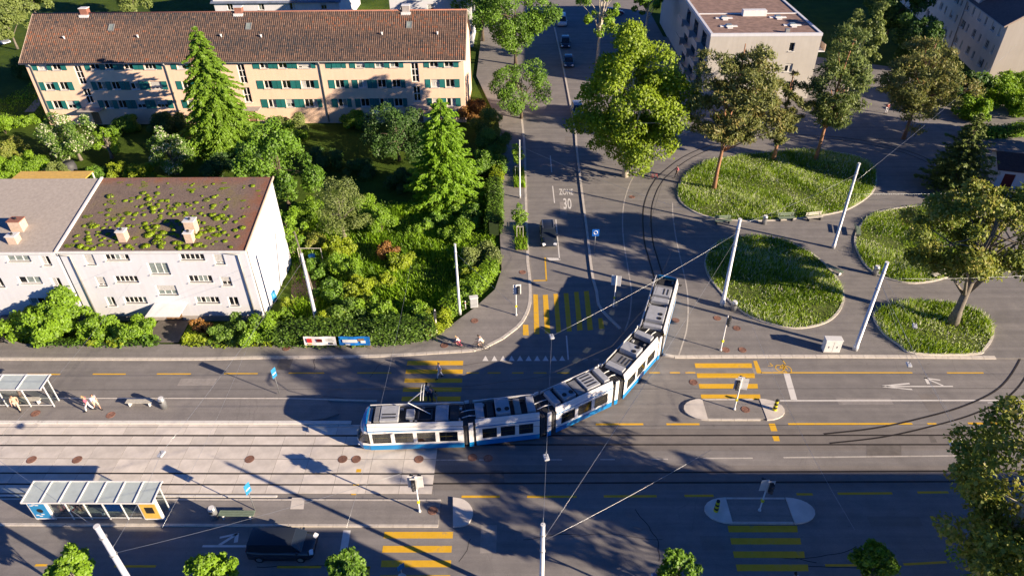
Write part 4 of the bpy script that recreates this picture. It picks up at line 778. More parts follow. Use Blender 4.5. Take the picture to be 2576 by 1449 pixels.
# front car with pantograph
c, L, unit, a, b = car((-13.02, 36.98), (-4.66, 37.34), 4, 1, (.12, .3))
unit(a-.05, a+.25, .25); unit(a+.45, a+.85, .42, 'zinc'); unit(a+.9, a+2.3, .45, slots=2); unit(a+2.85, a+3.5, .38, y=.45); unit(a+5.1, a+6.1, .35); unit(a+6.2, a+6.9, .3, 'tram_dark')
pg = MB(); pg.bar((a+3.7, -.5, Z_DECK+.12), (a+4.9, -.5, Z_DECK+.12), .08); pg.bar((a+3.7, .5, Z_DECK+.12), (a+4.9, .5, Z_DECK+.12), .08); pg.bar((a+3.8, -.55, Z_DECK+.16), (a+3.8, .55, Z_DECK+.16), .1); pg.bar((a+4.8, -.55, Z_DECK+.16), (a+4.8, .55, Z_DECK+.16), .1)
pgo = pg.build('pantograph_base', 'dark_grey', c)
pa = MB(); pa.tube([(a+4.7, 0, Z_DECK+.2), (a+3.1, 0, 4.1), (a+4.3, 0, 5.25)], .035, 6); pa.build('pantograph_arm', 'white_metal', pgo); ph = MB(); ph.tube([(a+4.2, -.85, 5.12), (a+4.2, -.5, 5.3), (a+4.2, .5, 5.3), (a+4.2, .85, 5.12)], .03, 6); ph.tube([(a+4.4, -.85, 5.12), (a+4.4, -.5, 5.3), (a+4.4, .5, 5.3), (a+4.4, .85, 5.12)], .03, 6); ph.build('collector_head', 'white_metal', pgo)
c, L, unit, a, b = car((-3.86, 37.5), (1.03, 38.23), 3); unit(.1, .75, .3); unit(1.0, 1.5, .35, 'tram_dark', fans=0); unit(1.65, 2.75, .55, fans=2); unit(3.1, 3.6, .3, 'zinc'); unit(4.1, 4.7, .42)
c, L, unit, a, b = car((1.87, 38.64), (6.56, 41.54), 3); unit(.1, .65, .42); unit(1.0, 2.1, .55, fans=2); unit(2.35, 3.05, .28, 'zinc'); unit(3.2, 4.5, .42, slots=4); unit(4.85, 5.4, .48)
c, L, unit, a, b = car((7.25, 42.0), (10.73, 46.73), 3); unit(.15, .75, .45); unit(.95, 2.2, .25, 'zinc', slots=3); unit(2.5, 3.6, .6, fans=2); unit(5.0, 5.6, .5)
c, L, unit, a, b = car((11.25, 47.35), (14.2, 56.15), 5, -1, (.3, .12)); unit(.15, .55, .42); unit(.9, 2.1, .6, fans=2); unit(2.3, 3.2, .42); unit(3.9, 4.5, .45); unit(4.8, 6.1, .5, slots=2); unit(6.25, 6.7, .3, 'zinc')
for p, q in (((-4.62, 37.35), (-3.9, 37.49)), ((1.08, 38.26), (1.83, 38.6)), ((6.6, 41.58), (7.2, 41.96)), ((10.77, 46.78), (11.22, 47.27))):
    p = Vector((*p, 0)); q = Vector((*q, 0)); d = q-p; L = d.length; po = root('portal', p, math.atan2(d.y, d.x)); po.parent = tr
    m0, m1 = L/2-.17, L/2+.17
    for s in (-1, 1):
        MB().box(m0, m1, s*HW-.025, s*HW+.025, Z_SK, .80).build('skirt_panel', 'tram_blue', po); MB().box(m0, m1, s*HW-.025, s*HW+.025, .803, Z_TOP-.1).build('side_panel', 'tram_white', po)
    MB().box(m0, m1, -HW, HW, Z_DECK-.15, Z_DECK-.05).build('roof_deck', 'tram_dark', po)
    for x0, x1 in ((-.25, m0), (m1, L+.25)):
        mb = MB(); n = 5
        for k in range(n):
            xa = x0+(x1-x0)*k/n; xb = x0+(x1-x0)*(k+1)/n; mb.box(xa, xb-.015, -(HW-.08 if k % 2 else HW-.04), (HW-.08 if k % 2 else HW-.04), .5, Z_DECK-(.06 if k % 2 else .02))
        mb.build('bellows', 'bellows', po)
    cb = MB(); cb.tube([(-.2, -.3, Z_DECK), (L/2, -.35, Z_DECK+.18), (L+.2, -.3, Z_DECK)], .04, 6); cb.tube([(-.2, .3, Z_DECK), (L/2, .25, Z_DECK+.15), (L+.2, .35, Z_DECK)], .04, 6); cb.build('roof_cable', 'white_metal', po)
    for s in (-1, 1):
        for xx in (.0, L): MB().tube([(xx, s*.42, .3), (xx, s*.58, .3)], .29, 14).build('wheel', 'black_metal', po)
# ---------------------------------------------------------------- cars
def make_car(name, loc, rz, paint, label, L=4.3, Wd=1.78, H=1.46, kind='car', roofx=(-.55, .25), group='cars on the side street', rails=False):
    o = root(name, loc, rz, label, 'car' if kind == 'car' else 'van', group); w = Wd/2; h = L/2   # +x is forward
    sill, belt = .32, (.86 if kind == 'car' else 1.05)
    hood = .80 if kind == 'car' else .98
    st = [(-h, .80, .45, belt-.12), (-h+.12, .95, .30, belt), (-h*.62, 1.0, .24, belt+.02), (0, 1.0, .22, belt), (h*.42, 1.0, .22, belt-.02), (h*.62, .99, .24, hood+.02), (h-.28, .93, .28, hood-.1), (h-.05, .80, .36, hood-.26), (h, .70, .42, hood-.34)]
    mb = MB(); k = 0
    for x, wf, z0, z1 in st:
        mb.v += [(x, -w*wf, z0), (x, -w*wf*1.0, (z0+z1)/2), (x, -w*wf*.93, z1), (x, -w*wf*.45, z1+.03), (x, w*wf*.45, z1+.03), (x, w*wf*.93, z1), (x, w*wf, (z0+z1)/2), (x, w*wf, z0)]
    n = len(st)
    for i in range(n-1):
        for j in range(8): mb.f.append((i*8+j, (i+1)*8+j, (i+1)*8+(j+1) % 8, i*8+(j+1) % 8))
    mb.f += [tuple(range(8)), tuple((n-1)*8+j for j in reversed(range(8)))]
    body = mb.build('body', paint, o, True)
    # greenhouse: roof panel with four glazed sides
    rb, rf_ = -h+.55 if kind == 'car' else -h+.22, h*.12 if kind == 'car' else h*.42
    b0, f0 = -h+.10 if kind != 'car' else -h+.22, h*.50 if kind == 'car' else h*.70
    wb, wt = w*.92, w*.74
    B = [(b0, -wb, belt), (f0, -wb, belt), (f0, wb, belt), (b0, wb, belt)]; T = [(rb, -wt, H-.05), (rf_, -wt, H-.05), (rf_, wt, H-.05), (rb, wt, H-.05)]
    def pane(nm, i, j, ins=.07):
        a, b, c_, d = Vector(B[i]), Vector(B[j]), Vector(T[j]), Vector(T[i]); m_ = (a+b+c_+d)/4; MB().add([m_+(v-m_)*(1-ins) for v in (a, b, c_, d)], [(0, 1, 2, 3)]).build(nm, 'car_glass', o)
    sh = MB(); sh.add([tuple(Vector(v)*1) for v in B]+T, [(0, 1, 5, 4), (1, 2, 6, 5), (2, 3, 7, 6), (3, 0, 4, 7)])
    c2 = Vector((0, 0, 0)); s2 = MB(); s2.add([(v[0]*.995, v[1]*.99, v[2]) for v in B]+[(v[0], v[1]*.99, v[2]) for v in T], [(0, 1, 5, 4), (1, 2, 6, 5), (2, 3, 7, 6), (3, 0, 4, 7)]); s2.build('pillars', paint, o)
    pane('side_window', 0, 1); pane('windscreen', 1, 2); pane('side_window', 2, 3); pane('rear_window', 3, 0)
    rp = MB(); r2 = [(rb+.15, -wt*.8, H), (rf_-.12, -wt*.8, H), (rf_-.12, wt*.8, H), (rb+.15, wt*.8, H)]; rp.add(T+r2, [(4, 5, 6, 7), (0, 1, 5, 4), (1, 2, 6, 5), (2, 3, 7, 6), (3, 0, 4, 7)]); rp.build('roof', paint, o, True)
    for s in (-1, 1):
        for x in (-h*.62, h*.62):
            wv = MB().tube([(x, s*(w-.2), .31), (x, s*(w+.01), .31)], .31, 16).build('wheel', 'tyre', o); MB().tube([(x, s*(w-.01), .31), (x, s*(w+.025), .31)], .19, 12).build('rim', 'rim', wv)
        MB().obox((h-.13, s*w*.68, hood-.2), (.13, .17, .07), (1, -s*.35, -.25), (s*.35, 1, 0), (.2, 0, 1)).build('headlight', 'lamp_white', o); MB().box(-h-.01, -h+.12, s*w*.62-.13, s*w*.62+.13, belt-.28, belt-.1).build('taillight', 'lamp_red', o)
        MB().box(f0-.35, f0-.2, s*(w+.02)-.09, s*(w+.02)+.09, belt, belt+.14).build('mirror', paint, o, bevel=.02)
        if rails: MB().bar((rb+.2, s*wt*.92, H+.03), (rf_-.1, s*wt*.92, H+.03), .05).build('roof_rail', 'steel', o)
    return o
M('paint_black', (.022, .028, .04), .14, var=0, spec=.6); M('paint_navy', (.01, .018, .04), .18, var=0, spec=.6); M('paint_silver', (.38, .40, .43), .25, metal=.5, var=0); M('paint_red', (.28, .008, .012), .2, var=0, spec=.6); M('paint_white', (.65, .66, .68), .25, var=0); M('paint_blue', (.02, .05, .10), .2, var=0); M('paint_dgrey', (.06, .065, .07), .25, metal=.3, var=0)
make_car('parked_car', (*(2.77,66.83), 0), R(-88), 'paint_black', 'black estate car parked beside the white-lined bay on the side street', 4.6, 1.8, 1.5, rails=True)
make_car('parked_car', (*(8.4,103.07), 0), R(-88), 'paint_silver', 'silver car half hidden by the yellow-green tree at the street kerb', 4.5, 1.8, 1.5)
make_car('parked_car', (*(8.19,125.69), 0), R(-91), 'paint_blue', 'dark blue car parked last in the row along the white kerb line', 4.4, 1.8, 1.5)
make_car('parked_car', (*(8.17,136.84), 0), R(-91), 'paint_navy', 'black car parked between the dark blue car and the white van', 4.5, 1.85, 1.6)
make_car('parked_van', (*(8.22,151.45), 0), R(-91), 'paint_white', 'white van at the head of the parked row under the trees', 4.8, 1.9, 1.95, 'van')
make_car('parked_car', (*(19.75,158.42), 0), R(8), 'paint_red', 'dark red car parked in the shaded yard behind the bare tree', 4.4, 1.8, 1.45)
make_car('parked_car', (*(-105.12,141.38), 0), R(-35), 'paint_silver', 'grey car parked on the drive beside the pink block', 4.3, 1.8, 1.45)
make_car('dark_van', (*(-16.25,27.35), 0), 0, 'paint_black', 'black people carrier waiting at the white stop bar in the lower lane', 4.45, 1.82, 1.68, 'van', group='vehicles on the main road')
make_car('parked_car', (*(-49.67,50.29), .02), R(92), 'paint_dgrey', 'dark grey car parked in the shaded forecourt of the terraced house', 4.3, 1.8, 1.45, group='cars by the houses')

# ---------------------------------------------------------------- poles, wires
POLES = {}
def mast(key, base, h, r, label, z0=0):
    o = root('catenary_mast', (*base, z0), 0, label, 'pole', 'steel masts carrying the overhead wires')
    MB().tube([(0, 0, 0), (0, 0, .5), (0, 0, .52), (0, 0, h)], [r*1.25, r*1.25, r, r*.72], 14).build('shaft', 'pole', o, True); MB().disc((0, 0, h), r*.85, .08, 14).build('cap', 'white_metal', o)
    for z in (h*.72, h*.9): MB().ring((0, 0, z), (0, 0, 1), r*.95, .035, 14, 5).build('clamp', 'zinc', o)
    POLES[key] = Vector((*base, z0)); return o
mast('L', (-19.87,51.73), 8.0, .17, 'pale steel mast rising from the hedge above the two banners', -.1); mast('M', (-6.2,52.94), 8.0, .13, 'slim steel mast beside the white utility box at the hedge', .1)
mast('A', (19.44,54.29), 9.7, .20, 'steel mast beside the pear-shaped flower bed nearest the tram', .1); mast('B', (33.89,64.5), 10.1, .17, 'steel mast on the path between the two upper flower beds', .1); mast('C', (29.84,47.69), 9.45, .19, 'steel mast next to the white electrical cabinet', .1)
mast('T', (-0.45,76.09), 7.6, .10, 'thin white lamp mast on the street planting strip', .1); mast('bl', (-23.42,22.75), 9.2, .20, 'white mast in front of the glazed tram shelter'); mast('bm', (1.04,23.44), 8.5, .16, 'slim steel mast with a short spike at the lower crossing')
MB().tube([(0, 0, 8.5), (0, 0, 9.2)], .02, 6).build('spike', 'steel', bpy.data.objects['catenary_mast.007'])
def wire(p, q, sag=.25, r=.0095, name='overhead_wire', label=None):
    p = Vector(p); q = Vector(q); pts = [p.lerp(q, t)-Vector((0, 0, sag*4*t*(1-t))) for t in [k/8 for k in range(9)]]
    o = MB().tube(pts, r, 5).build(name, 'steel', None, True); tag(o, label or 'thin steel span wire strung over the junction', 'wire', 'overhead wires'); return o
def pz(k, z): return (POLES[k].x, POLES[k].y, z)
CW = 5.6
MB1 = lambda pts: MB().tube(pts, .012, 5)
for nm, pts, lb in (('contact_wire', [(-90, 37.02, CW), (-30, 37.02, CW), (40, 37.2, CW), (90, 37.3, CW)], 'straight contact wire above the northern tram track'), ('contact_wire', [(-90, 33.25, CW), (-20, 33.3, CW), (40, 33.7, CW), (90, 34, CW)], 'straight contact wire above the southern tram track'), ('contact_wire', [(-14, 37.02, CW), (-4, 37.4, CW), (1.5, 38.4, CW), (7, 41.9, CW), (11.2, 48.2, CW), (13.9, 55.3, CW), (12.62,60.33)+(CW,), (15.98,71.34)+(CW,)], 'curved contact wire above the turning tram')):
    tag(MB1(pts).build(nm, 'black_metal', None, True), lb, 'wire', 'overhead wires')
wire(pz('bl', 7.0), (*(-24.07,30.46), 6.2), label='span wire from the shelter mast up to the platform lamp'); wire((*(-24.07,30.46), 6.2), pz('L', 7.2), .3, label='span wire from the platform lamp to the banner mast')
wire(pz('bl', 6.7), (*(-7.9,29.02), 6.0), .3, label='long span wire from the shelter mast across the platforms'); wire(pz('bl', 9.0), (-60, 44, 8), .4, label='wire from the shelter mast top over the bus lane')
wire(pz('bm', 7.0), (*(12.42,31.04), 6.0), .2, label='lower of two wires fanning from the spiked mast'); wire(pz('bm', 7.1), pz('A', 7.8), .4, label='upper of two wires fanning from the spiked mast'); wire(pz('bm', 7.1), (*(1.44,30.16), 6.3), .1, label='short wire from the spiked mast to the road lamp')
wire((*(1.44,30.16), 6.3), (*(2.19,41.97), 6.6), .2, label='wire between the two lamps over the junction'); wire((*(2.19,41.97), 6.6), pz('M', 7.2), .2, label='wire from the slim hedge mast to the crossing lamp'); wire((*(2.19,41.97), 6.6), pz('A', 8.4), .3, label='wire from the crossing lamp to the flower bed mast')
wire(pz('A', 9.2), pz('B', 9.0), .3, label='wire between the two masts among the flower beds'); wire(pz('A', 9.0), pz('T', 7.0), .4, label='wire from the flower bed mast to the thin white mast'); wire(pz('B', 8.0), (75, 108, 8.5), .5, label='wire rising from the park mast to the gabled house'); wire(pz('B', 6.8), (*(55.12,71.11), 3.5), .2, label='wire from the park mast to the kiosk'); wire(pz('B', 6.8), (50, 58, 6.5), .2, label='wire from the park mast into the large tree')
wire(pz('C', 7.6), (*(29.2,31.76), 6.0), .2, label='wire from the cabinet mast down over the lanes'); wire(pz('C', 8.0), (48, 50, 7), .3, label='wire from the cabinet mast past the leaning tree')
LAMPS = [((405, 1140), 6.2, 'hanging lamp over the pale platform slabs'), ((1374, 1148), 6.3, 'hanging lamp over the tree-shaded road'), ((1388, 845), 6.6, 'white hanging lamp over the shaded yellow crossing'), ((2287, 915), 6.2, 'hanging lamp over the cycle lane'), ((2302, 818), 6.4, 'hanging lamp above the small flower bed'), ((2397, 1115), 6.0, 'hanging lamp over the curving rails')]
for p, z, lb in (((405, 1140), 6.2, LAMPS[0][2]), ((0, 0), 0, '')) [:1]: pass
for xy, z, lb in zip([(-24.07,30.46)]+[(1.44,30.16)]+[(2.19,41.97)]+[(28.93,39.16)]+[(31.25,43.48)]+[(28.51,31.59)], (6.2, 6.3, 6.6, 6.2, 6.4, 6.0), [l[2] for l in LAMPS]):
    o = root('hanging_lamp', (*xy, z), random.uniform(-.4, .4), lb, 'lamp', 'lamps hung on the span wires')
    MB().box(-.17, .17, -.27, .27, -.15, 0).build('housing', 'pole', o, bevel=.05); MB().box(-.13, .13, -.22, .22, -.2, -.151).build('lens', 'pane_light', o, bevel=.02); MB().tube([(0, 0, 0), (0, 0, .25)], .025, 6).build('hanger', 'dark_grey', o)
wire((*(28.89,39.1), 6.25), pz('C', 7.8), .05, label='short wire holding the cycle lane lamp'); wire((*(31.21,43.42), 6.45), pz('C', 8.3), .05, label='short wire holding the flower bed lamp')
for k, x in enumerate((-34, -22, -10, 18, 30)):
    wire((x, 50.8 if x < -2 else 47.5, 7.4), (x+random.uniform(-2, 2), 24, 7.4), 1.0, .007, label=('cross span wire over the far shelter', 'cross span wire between the two shelters', 'cross span wire before the tram front', 'cross span wire over the sunlit island', 'cross span wire over the cycle lane arrows')[k])
# ---------------------------------------------------------------- traffic signals
def signal(base, h, rz, label, heads=((.0, .25, .9), (-.3, .0, .9)), board=True, z0=.12):
    o = root('traffic_signal', (*base, z0), rz, label, 'traffic light', 'traffic signals at the junction')
    MB().tube([(0, 0, 0), (0, 0, .12), (0, 0, .13), (0, 0, h)], [.11, .11, .055, .05], 10).build('post', 'white_metal', o, True)
    for dx, dy, hh in heads:
        hd = MB().box(dx-.13, dx+.13, dy-.11, dy+.11, h-.15-hh, h-.15).build('signal_head', 'black_metal', o, bevel=.02)
        for k in range(3): MB().tube([(dx-.02, dy-.11 if dy <= 0 else dy+.11, h-.3-k*.28), (dx-.02, (dy-.26) if dy <= 0 else dy+.26, h-.3-k*.28)], .095, 10).build('visor', 'dark_grey', hd)
        if board:
            s = 1 if dy > 0 else -1; MB().box(dx-.26, dx+.26, dy-s*.14, dy-s*.115, h-.25-hh, h-.02).build('backing_board', 'white_metal', o, bevel=.03)
    MB().box(-.09, .09, -.09, .09, 1.0, 1.25).build('push_button', 'signal_yellow', o, bevel=.02); return o
signal([(-7.42,30.4)][0], 3.8, 0, 'white-backed traffic signal on the south platform above the yellow crossing', ((-.3, .2, .95), (.25, .2, .95), (-.1, -.25, .9)))
signal([(17.78,47.63)][0], 4.0, R(20), 'black traffic signal on a slim post in the plaza by the kerb', ((.22, 0, .95), (0, -.22, .7)), False, .1)
signal([(17.22,40.32)][0], 3.5, R(-10), 'cluster of white-backed signal heads on the crossing island', ((-.25, -.2, .95), (.3, .15, .95), (.0, .3, .8)))
signal([(-0.74,52.77)][0], 3.6, R(10), 'white signal post with black heads at the pavement corner', ((0, .22, .9), (.25, -.05, .9)), True, .1); signal([(8.81,54.1)][0], 3.7, R(-15), 'signal with large white board beside the tram on the plaza edge', ((-.2, .2, .95), (.22, .2, .95)), True, .1)
signal([(16.6,30.57)][0], 3.3, R(5), 'traffic signal on the long shaded island', ((-.2, .2, .9), (.2, -.2, .9)))
signal([(-8.14,49.99)][0], 2.9, 0, 'short black and white signal post against the yellow bush', ((0, -.12, .8),), False, .1)
# ---------------------------------------------------------------- signs
def sign(base, h, w, hh, mat, label, rz=0, z0=.12, round_=False):
    o = root('street_sign', (*base, z0), rz, label, 'sign', 'signs on posts'); MB().tube([(0, 0, 0), (0, 0, h)], .035, 8).build('post', 'steel', o, True)
    p = MB().tube([(0, -.05, h-w/2), (0, -.035, h-w/2)], w/2, 18).build('sign_face', mat, o) if round_ else MB().box(-w/2, w/2, -.055, -.035, h-hh, h).build('sign_face', mat, o, bevel=.01)
    return o, p
o, p = sign([(7.71,63.72)][0], 3.0, .75, .85, 'blue_sign', 'blue square sign with white arrows on a post beside the street kerb', z0=.1)
MB().ring((0, -.058, 2.6), (0, 1, 0), .2, .035, 16, 4).build('symbol', 'white_metal', p)
for b_, lb in (([(-20.74,42.09)][0], 'blue stop flag on the north platform'), ([(-19.21,30.48)][0], 'blue stop flag on the south platform beside the bench')):
    o, p = sign(b_, 2.9, .5, .95, 'sky_blue', lb, R(65)); MB().box(-.18, .18, -.062, -.056, 2.3, 2.42).build('symbol', 'white_metal', p)
o, p = sign([(-7.75,24.73)][0], 2.6, .5, .5, 'sky_blue', 'small blue sign leaning over the lower crossing', R(40), 0)
sign((-7.54,24.1), 2.7, .5, .5, 'white_metal', 'white round sign in the shade below the lower crossing', 0, 0, True)
# ---------------------------------------------------------------- bollards, beacons, cabinets, bins
for b_, lb in (([(20.48,40.27)][0], 'yellow and black beacon on the sunlit island nose'), ([(13.53,30.53)][0], 'yellow and black beacon on the shaded island nose')):
    o = root('island_beacon', (*b_, .145), 0, lb, 'beacon', 'island beacons')
    for k in range(5): MB().disc((0, 0, k*.2), .17-.008*k, .198, 14).build('band', 'signal_yellow' if k % 2 == 0 else 'black_metal', o)
    MB().disc((0, 0, 1.0), .12, .12, 14).build('cap', 'black_metal', o)
cb = [(27.56,47.58)][0]; o = root('electrical_cabinet', (*cb, .1), R(-2), 'white metal electrical cabinet casting a long shadow on the plaza', 'cabinet')
MB().box(-.72, .72, -.32, .32, .08, 1.35).build('housing', 'white_metal', o, bevel=.02); MB().box(-.76, .76, -.36, .36, 1.35, 1.45).build('lid', 'white_metal', o, bevel=.03); MB().box(-.7, .7, -.3, .3, 0, .08).build('plinth', 'plinth', o)
for x in (-.36, .36): d_ = MB().box(x-.33, x+.33, -.335, -.322, .14, 1.28).build('door', 'white_metal', o); MB().box(x-.02, x+.02, -.36, -.336, .6, .8).build('handle', 'dark_grey', d_)
cb = [(-4.89,54.09)][0]; o = root('utility_box', (*cb, .1), R(12), 'white utility box standing against the street hedge', 'cabinet'); MB().box(-.38, .38, -.2, .2, .06, 1.2).build('housing', 'white_metal', o, bevel=.02); MB().box(-.42, .42, -.24, .24, 1.2, 1.27).build('lid', 'white_metal', o); MB().box(-.34, .34, -.212, -.202, .12, 1.15).build('door', 'tram_roof', o)
def bin_(loc, label, mat='steel', z0=.12):
    o = root('litter_bin', (*loc, z0), 0, label, 'bin', 'litter bins'); MB().tube([(0, 0, 0), (0, 0, 1.0), (0, 0, 1.08)], [.27, .27, .2], 18).build('drum', mat, o, True); MB().disc((0, 0, 1.08), .2, .03, 16).build('lid', 'white_metal', o); MB().box(-.12, .12, -.285, -.262, .72, .86).build('slot', 'black_metal', o); return o
bin_([(-29.93,40.51)][0], 'shiny steel cylinder bin at the end of the sunlit platform bench'); bin_([(-21.86,29.87)][0], 'steel cylinder bin beside the bench on the shaded south platform')
for p, lb in (([(27.79,69.68)][0], 'steel bin between the benches of the upper flower bed'), ([(36.34,59.41)][0], 'steel bin at the corner of the bed under the large tree'), ([(20.34,53.5)][0], 'short pale post with green band beside the pear-shaped bed')): bin_(p, lb, z0=.1)
for p, lb in (([(-5.72,53.81)][0], 'short white post between slim mast and utility box'),):
    o = root('bollard', (*p, .1), 0, lb, 'bollard'); MB().tube([(0, 0, 0), (0, 0, .9), (0, 0, .98)], [.06, .06, .02], 10).build('post', 'white_metal', o, True); MB().disc((0, 0, .7), .064, .1, 10).build('band', 'red', o)
# ---------------------------------------------------------------- benches
def bench(loc, rz, label, Lg=2.0, z0=.12, mat='pale_wood', back=False):
    o = root('bench', (*loc, z0), rz, label, 'bench', 'benches')
    for k in range(3): MB().box(-Lg/2, Lg/2, -.24+k*.165, -.24+k*.165+.14, .42, .46).build('seat_slat', mat, o)
    if back:
        for k in range(2): MB().obox((0, .31+.03*k, .62+.2*k), (Lg/2, .02, .075), (1, 0, 0), (0, 1, -.15), (0, .15, 1)).build('back_slat', mat, o)
    for s in (-1, 1):
        lg = MB(); lg.box(s*Lg*.38-.035, s*Lg*.38+.035, -.22, .22, 0, .42)
        if back: lg.bar((s*Lg*.38, .24, .42), (s*Lg*.38, .36, .92), .05)
        lg.build('leg', 'white_metal' if not back else 'dark_grey', o)
    return o
bench([(-32.04,40.79)][0], 0, 'pale bench on the sunlit platform next to the steel bin', 2.2); bench([(-20.23,29.89)][0], 0, 'bench in shade on the south platform by the blue stop flag', 2.5, mat='park_green')
bench([(23.07,69.76)][0], R(4), 'green park bench at the left of the upper flower bed edge', 1.9, .1, 'park_green', True); bench([(30.52,70.38)][0], R(4), 'park bench beside the steel bin on the upper bed kerb', 1.9, .1, 'park_green', True); bench([(33.8,70.47)][0], R(10), 'pale slatted park bench facing the path below the upper bed', 1.9, .1, 'pale_wood', True)
bench([(37.63,67.46)][0], R(75), 'green park bench in shade beside the bed under the large tree', 1.9, .1, 'park_green', True); bench([(42.74,59.02)][0], R(20), 'weathered bench under the large tree at its bed', 1.9, .1, 'pale_wood', True); bench([(32.31,59.97)][0], R(-52), 'low bench on the edge of the pear-shaped flower bed', 1.9, .1, 'park_green')
# ---------------------------------------------------------------- tram shelters
def shelter(x0, y0, Lg, D, n, label, rz=0, z0=.12):
    o = root('tram_shelter', (x0, y0, z0), rz, label, 'shelter', 'glazed tram shelters'); H0, H1 = 2.35, 2.5; pw = Lg/n
    for k in range(n):
        g = MB(); a, b = k*pw+.045, (k+1)*pw-.045; g.add([(a, -.35, H0), (b, -.35, H0), (b, D+.2, H1), (a, D+.2, H1), (a, -.35, H0-.03), (b, -.35, H0-.03), (b, D+.2, H1-.03), (a, D+.2, H1-.03)], [(0, 1, 2, 3), (7, 6, 5, 4), (0, 4, 5, 1), (1, 5, 6, 2), (2, 6, 7, 3), (3, 7, 4, 0)]); g.build('roof_panel', 'shelter_roof', o)
    for k in range(n+1):
        x = k*pw; MB().bar((x, -.40, H0+.03), (x, D+.22, H1+.03), .07, .07).build('roof_beam', 'white_metal', o)
        MB().bar((x, 0, 0), (x, -.02, H0), .07).build('post', 'white_metal', o)
    MB().bar((-.05, -.38, H0-.02), (Lg+.05, -.38, H0-.02), .06, .12).build('gutter', 'white_metal', o); MB().bar((-.05, D+.2, H1), (Lg+.05, D+.2, H1), .06, .12).build('gutter', 'white_metal', o)
    for k in range(n):
        if k not in (0, n-1): MB().box(k*pw+.05, (k+1)*pw-.05, -.012, .012, .25, 2.2).build('glass_panel', 'clear_glass', o)
    MB().bar((0, 0, .2), (Lg, 0, .2), .05).build('bottom_rail', 'white_metal', o); MB().box(.9, Lg-1.2, .2, .62, .46, .52).build('seat', 'pale_wood', o)
    for x in (1.2, Lg/2, Lg-1.5): MB().box(x-.03, x+.03, .25, .55, 0, .46).build('leg', 'white_metal', o)
    for x in (0, Lg): MB().box(x-.012, x+.012, .1, D-.35, .25, 2.25).build('glass_panel', 'clear_glass', o); MB().bar((x, D-.3, 0), (x, D-.3, H1-.05), .07).build('post', 'white_metal', o)
    return o, pw
sa = [(-34.4,29.67),(-25.08,29.68)]; Ls = sa[1][0]-sa[0][0]
so_, pw = shelter(sa[0][0], sa[0][1], Ls-.25, 1.1, 7, 'long glass tram shelter with grey roof and two lit poster panels')
def poster(o, x0, x1, mat, inner, blob):
    f = MB().box(x0, x1, -.16, -.03, .2, 2.25).build('poster_frame', 'white_metal', o, bevel=.015); MB().box(x0+.1, x1-.1, -.172, -.162, .35, 2.12).build('poster', mat, f); return f
f1 = poster(so_, .02, pw+.05, 'sky_blue', None, None); MB().tube([(pw*.55, -.185, 1.2), (pw*.55, -.175, 1.2)], .22, 12).build('poster_print', 'black_metal', f1)
for dx, dz in ((.3, 1.75), (.5, 1.85), (.7, 1.8), (.35, .7), (.75, .8), (.55, .6)): MB().box(dx-.1, dx+.12, -.18, -.174, dz-.05, dz+.06).build('poster_print', 'white_metal', f1)
f2 = poster(so_, 6*pw-.02, 7*pw, 'gold', None, None); MB().box(6*pw+.35, 6*pw+.95, -.182, -.174, .95, 1.6).build('poster_print', 'black_metal', f2, bevel=.1)
MB().box(4*pw+.1, 5*pw-.1, .02, .05, .9, 1.9).build('timetable_panel', 'blue_sign', so_)
sb = [(-52.75,40.43),(-38.33,40.33)]; on_, pw2 = shelter(sb[0][0]-.3, sb[1][1]+.25, sb[1][0]-sb[0][0]-.6, 1.0, 7, 'glass tram shelter at the far end of the sunlit platform')
MB().box(4*pw2+.1, 5*pw2-.1, .03, .06, .9, 1.9).build('timetable_panel', 'blue_sign', on_)
# ---------------------------------------------------------------- banners on the hedge
bn = [(-19.93,48.63),(-17.01,48.63),(-16.74,48.74),(-13.92,48.85)]
def banner(x0, x1, y, label, base, marks, z0=.35):
    o = root('banner', (x0, y, .45), 0, label, 'banner'); w = x1-x0
    c = MB(); n = 8
    for k in range(n):
        xa, xb = w*k/n, w*(k+1)/n; ya, yb = .03*math.sin(k*1.3), .03*math.sin((k+1)*1.3); c.add([(xa, ya, .2), (xb, yb, .2), (xb, yb-.05+.12, 1.15), (xa, ya+.07, 1.15), (xa, ya+.02, .2), (xb, yb+.02, .2), (xb, yb+.09, 1.15), (xa, ya+.09, 1.15)], [(0, 1, 2, 3), (7, 6, 5, 4), (0, 4, 5, 1), (3, 2, 6, 7), (0, 3, 7, 4), (1, 5, 6, 2)])
    cl = c.build('cloth', base, o)
    for m_, (u0, u1, v0, v1), rd in marks: MB().box(u0*w, u1*w, -.045+.07*v0-.02, -.04+.07*v0-.02, .2+v0*.95, .2+v1*.95).build('print', m_, o, bevel=rd)
    for x in (.04, w-.04): MB().tube([(x, .12, -.35), (x, .12, 1.2)], .02, 6).build('stake', 'wood', o)
    return o
banner(bn[0][0], bn[1][0], min(bn[0][1], 47.75), 'white banner with red and dark prints in front of the hedge', 'white_metal', [('red', (.1, .26, .35, .85), .12), ('gold', (.12, .24, .12, .25), 0), ('dark_red', (.4, .58, .4, .8), .12), ('dark_grey', (.72, .9, .7, .76), 0), ('dark_grey', (.72, .95, .55, .61), 0), ('dark_grey', (.8, .9, .15, .38), 0)])
M('banner_blue', (.01, .15, .48), .6, var=.3, scale=2)
banner(bn[2][0], bn[3][0], min(bn[2][1], 47.75), 'blue banner with white and brown prints in front of the hedge', 'banner_blue', [('white_metal', (.12, .6, .35, .72), .15), ('sky_blue', (.05, .3, .75, .92), .05), ('white_metal', (.7, .86, .3, .62), .12), ('wood', (.62, .82, .5, .82), .1), ('white_metal', (.2, .35, .08, .2), 0)])
